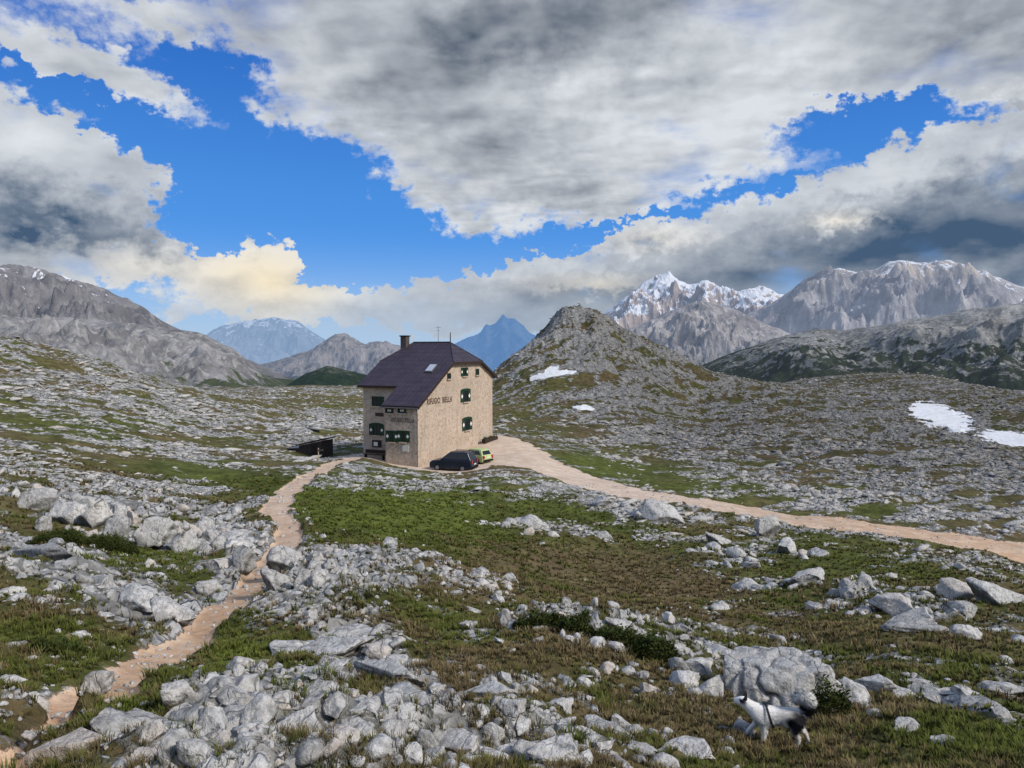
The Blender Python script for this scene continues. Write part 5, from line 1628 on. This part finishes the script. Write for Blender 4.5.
wisp = t.noise(t.vmul(vadd(UV, (300, 90, 0)), (.012, .04, 1)), 1.0, 5, .6, .6)
alh = t.ramp(t.math('ADD', t.math('MULTIPLY_ADD', t.math('SUBTRACT', wisp, .5), .55, covh), t.math('MULTIPLY', t.math('SUBTRACT', pf, .5), .25)), -.36, .34)
lith = t.math('MULTIPLY', t.math('SUBTRACT', dh, dh2), 1.0)
thick = blobs([(440, 30, 320, 100, 3, .72), (480, 140, 150, 60, 12, .62), (970, 20, 200, 70, 3, .9), (600, 20, 200, 60, -5, .5), (560, 195, 110, 26, 10, .35), (1000, 84, 140, 24, 3, .4), (740, 100, 340, 90, -6, -.35), (620, 120, 120, 40, 0, -.2)])
sh_ = t.math('ADD', t.ramp(covh, -.15, .45, .74, .44, False), lith)
sh_ = t.math('SUBTRACT', t.math('MULTIPLY_ADD', sh_, 1.2, -.05), t.math('MULTIPLY', thick, .66))
fine_ = t.math('ADD', t.math('MULTIPLY', t.noise(t.vmul(UV, (.018, .03, 1)), 1.0, 5, .6), .6), t.math('MULTIPLY_ADD', t.math('SUBTRACT', pf, pf2), 1.2, .2))
sh_ = t.math('ADD', sh_, t.math('MULTIPLY', t.math('SUBTRACT', fine_, .5), .50))
colh = t.mix(t.ramp(sh_, -.45, .85, 0, 1, False), (.055, .085, .135), (.72, .755, .80))


# low cumulus and the bank over the right hand ranges
def dens_low(off=(0, 0, 0)):
    p = t.vmul(vadd(UV, off), (.0095, .0200, 1))
    n = cloud_noise(p, 1.15, 5, .46, .1)
    v1 = t.node('ShaderNodeTexVoronoi', feature='SMOOTH_F1'); t.put(v1.inputs['Vector'], p); v1.inputs['Scale'].default_value = 2.3; v1.inputs['Smoothness'].default_value = .7
    return t.math('ADD', t.math('MULTIPLY', t.math('SUBTRACT', n, .5), 1.45), t.math('MULTIPLY', t.math('SUBTRACT', .42, v1.outputs['Distance']), .40))


LOW = [(20, 205, 170, 80, 8, 1.3), (0, 130, 110, 50, 25, .8), (95, 172, 80, 36, 12, .8), (-150, 190, 260, 140, 0, 1.2),
       (90, 252, 150, 22, 2, .9), (205, 276, 110, 22, 4, .8), (265, 288, 80, 50, 0, 1.25), (276, 258, 40, 40, 0, .95), (170, 312, 40, 26, 0, .8), (335, 298, 80, 18, 0, .65), (430, 304, 180, 18, -4, .66),
       (900, 250, 330, 100, -6, 1.5), (1020, 185, 250, 70, -10, 1.2), (760, 262, 260, 64, -9, 1.2), (600, 285, 250, 56, -5, 1.1), (500, 300, 200, 50, -4, .8), (645, 243, 60, 24, 0, .7), (700, 246, 60, 22, 0, .5), (560, 268, 60, 22, 0, .4), (838, 218, 80, 26, -3, .7), (1150, 220, 300, 140, 0, 1.4), (720, 305, 420, 44, 0, .9), (960, 295, 300, 50, 0, 1.0), (800, 272, 190, 40, 0, .6),
       (420, 258, 220, 26, -6, -.6), (330, 252, 60, 44, 0, -.5), (200, 225, 60, 40, 30, -.5)]
bl_ = t.ramp(blobs(LOW), 0, .75, 0, 1, False)
dl = dens_low(); dl2 = dens_low((-10, -14, 0))
covl = t.math('ADD', t.math('MULTIPLY', dl, .8), t.math('SUBTRACT', bl_, .66))
all_ = t.ramp(covl, -.20, .22)
litl = t.math('MULTIPLY', t.math('SUBTRACT', dl, dl2), .95)
dark = blobs([(40, 218, 190, 46, 3, 1.3), (130, 236, 90, 24, 0, .35), (-150, 230, 240, 80, 0, .8), (920, 252, 400, 80, -5, .82), (680, 292, 340, 44, -4, .7), (480, 312, 220, 30, -3, .3), (1100, 240, 300, 90, 0, .8), (990, 205, 200, 44, -8, .45)])
bright = blobs([(275, 278, 100, 70, 0, .6), (180, 272, 160, 34, 0, .45), (30, 145, 150, 60, 20, .5), (110, 256, 140, 26, 0, .45), (838, 222, 40, 14, -3, 1.3), (650, 238, 80, 18, -4, .8), (880, 178, 260, 26, -10, .5), (560, 270, 80, 14, -5, .5), (170, 310, 34, 22, 0, .4), (590, 286, 80, 12, 0, .7), (360, 300, 120, 24, 0, .3)])
shl = t.math('ADD', t.math('ADD', .26, t.math('MULTIPLY', bright, .80)), t.math('MULTIPLY', dark, -.58))
shl = t.math('ADD', shl, t.math('ADD', litl, t.ramp(covl, 0, .45, .16, -.03)))
streak = t.noise(t.vmul(UV, (.008, .035, 1)), 1.0, 5, .6)
shl = t.math('ADD', shl, t.math('MULTIPLY', t.math('SUBTRACT', streak, .5), .55))
shl = t.ramp(shl, -.70, 1.0, 0, 1.0, False)
warm = blobs([(275, 285, 90, 60, 0, .9), (150, 268, 130, 34, 0, .35), (838, 222, 50, 14, 0, .4), (590, 286, 100, 16, 0, .5), (650, 240, 80, 20, 0, .3)], UV)
hi_c = t.mix(warm, (.74, .775, .82), (.97, .83, .58))
coll = t.mix(t.ramp(shl, .0, .95, .0, 1, False), (.060, .110, .190), hi_c)

# clear sky and haze near the horizon
base = hs.outputs[0]
clear = t.mix(t.ramp(Z_, .0, .16), (.34, .56, .88), (.070, .30, .82))
clear = t.mix(t.ramp(Z_, .12, .42), clear, (.020, .14, .58))
sky10 = t.node('ShaderNodeVectorMath', operation='SCALE'); t.l.new(clear, sky10.inputs[0]); sky10.inputs['Scale'].default_value = 1 / STR
base = t.mix(.85, base, sky10.outputs[0])
hz = t.math('MULTIPLY', t.ramp(Z_, .10, .0), .45)
hz = t.math('MAXIMUM', hz, t.math('MULTIPLY', blobs([(430, 325, 260, 34, 0, 1.0), (760, 335, 260, 30, 0, .3)], UV), .75))


def up10(c):
    nd = t.node('ShaderNodeVectorMath', operation='SCALE'); t.l.new(c, nd.inputs[0]); nd.inputs['Scale'].default_value = 1 / STR
    return nd.outputs[0]


cl = t.mix(alh, base, up10(colh))
cl = t.mix(all_, cl, up10(coll))
hzc = t.node('ShaderNodeRGB'); hzc.outputs[0].default_value = (4.3, 5.3, 6.6, 1)
cl = t.mix(hz, cl, hzc.outputs[0])
t.l.new(cl, bg.inputs[0])
# the rest of the dome, overhead and behind: broken cloud from one broad noise
n3_ = cloud_noise(PL, 1.1, 4, .55)
plain = t.mix(t.ramp(n3_, .38, .62), up10(t.mix(t.ramp(Z_, .0, .5), (.40, .60, .85), (.06, .24, .66))), up10(t.mix(t.ramp(n3_, .5, .75), (.56, .56, .56), (.36, .37, .39))))
bg2 = t.node('ShaderNodeBackground'); bg2.inputs[1].default_value = STR; t.l.new(plain, bg2.inputs[0])
az_ = t.math('ABSOLUTE', t.math('ARCTAN2', X_, Y_))
f_ = t.math('MAXIMUM', t.ramp(az_, .80, 1.0), t.ramp(Z_, .50, .62))
f_ = t.math('MAXIMUM', f_, t.ramp(Z_, -.02, -.10))
ms = t.node('ShaderNodeMixShader'); t.l.new(f_, ms.inputs[0]); t.l.new(bg.outputs[0], ms.inputs[1]); t.l.new(bg2.outputs[0], ms.inputs[2])
t.l.new(ms.outputs[0], out.inputs[0])
w.cycles.sampling_method = 'MANUAL'; w.cycles.sample_map_resolution = 1024

sc.view_settings.view_transform = 'Standard'; sc.view_settings.look = 'None'; sc.view_settings.exposure = 0; sc.view_settings.gamma = 1
sc.render.engine = 'CYCLES'
sc.cycles.use_denoising = True
sc.cycles.max_bounces = 4; sc.cycles.diffuse_bounces = 2; sc.cycles.glossy_bounces = 2
sc.render.use_persistent_data = False
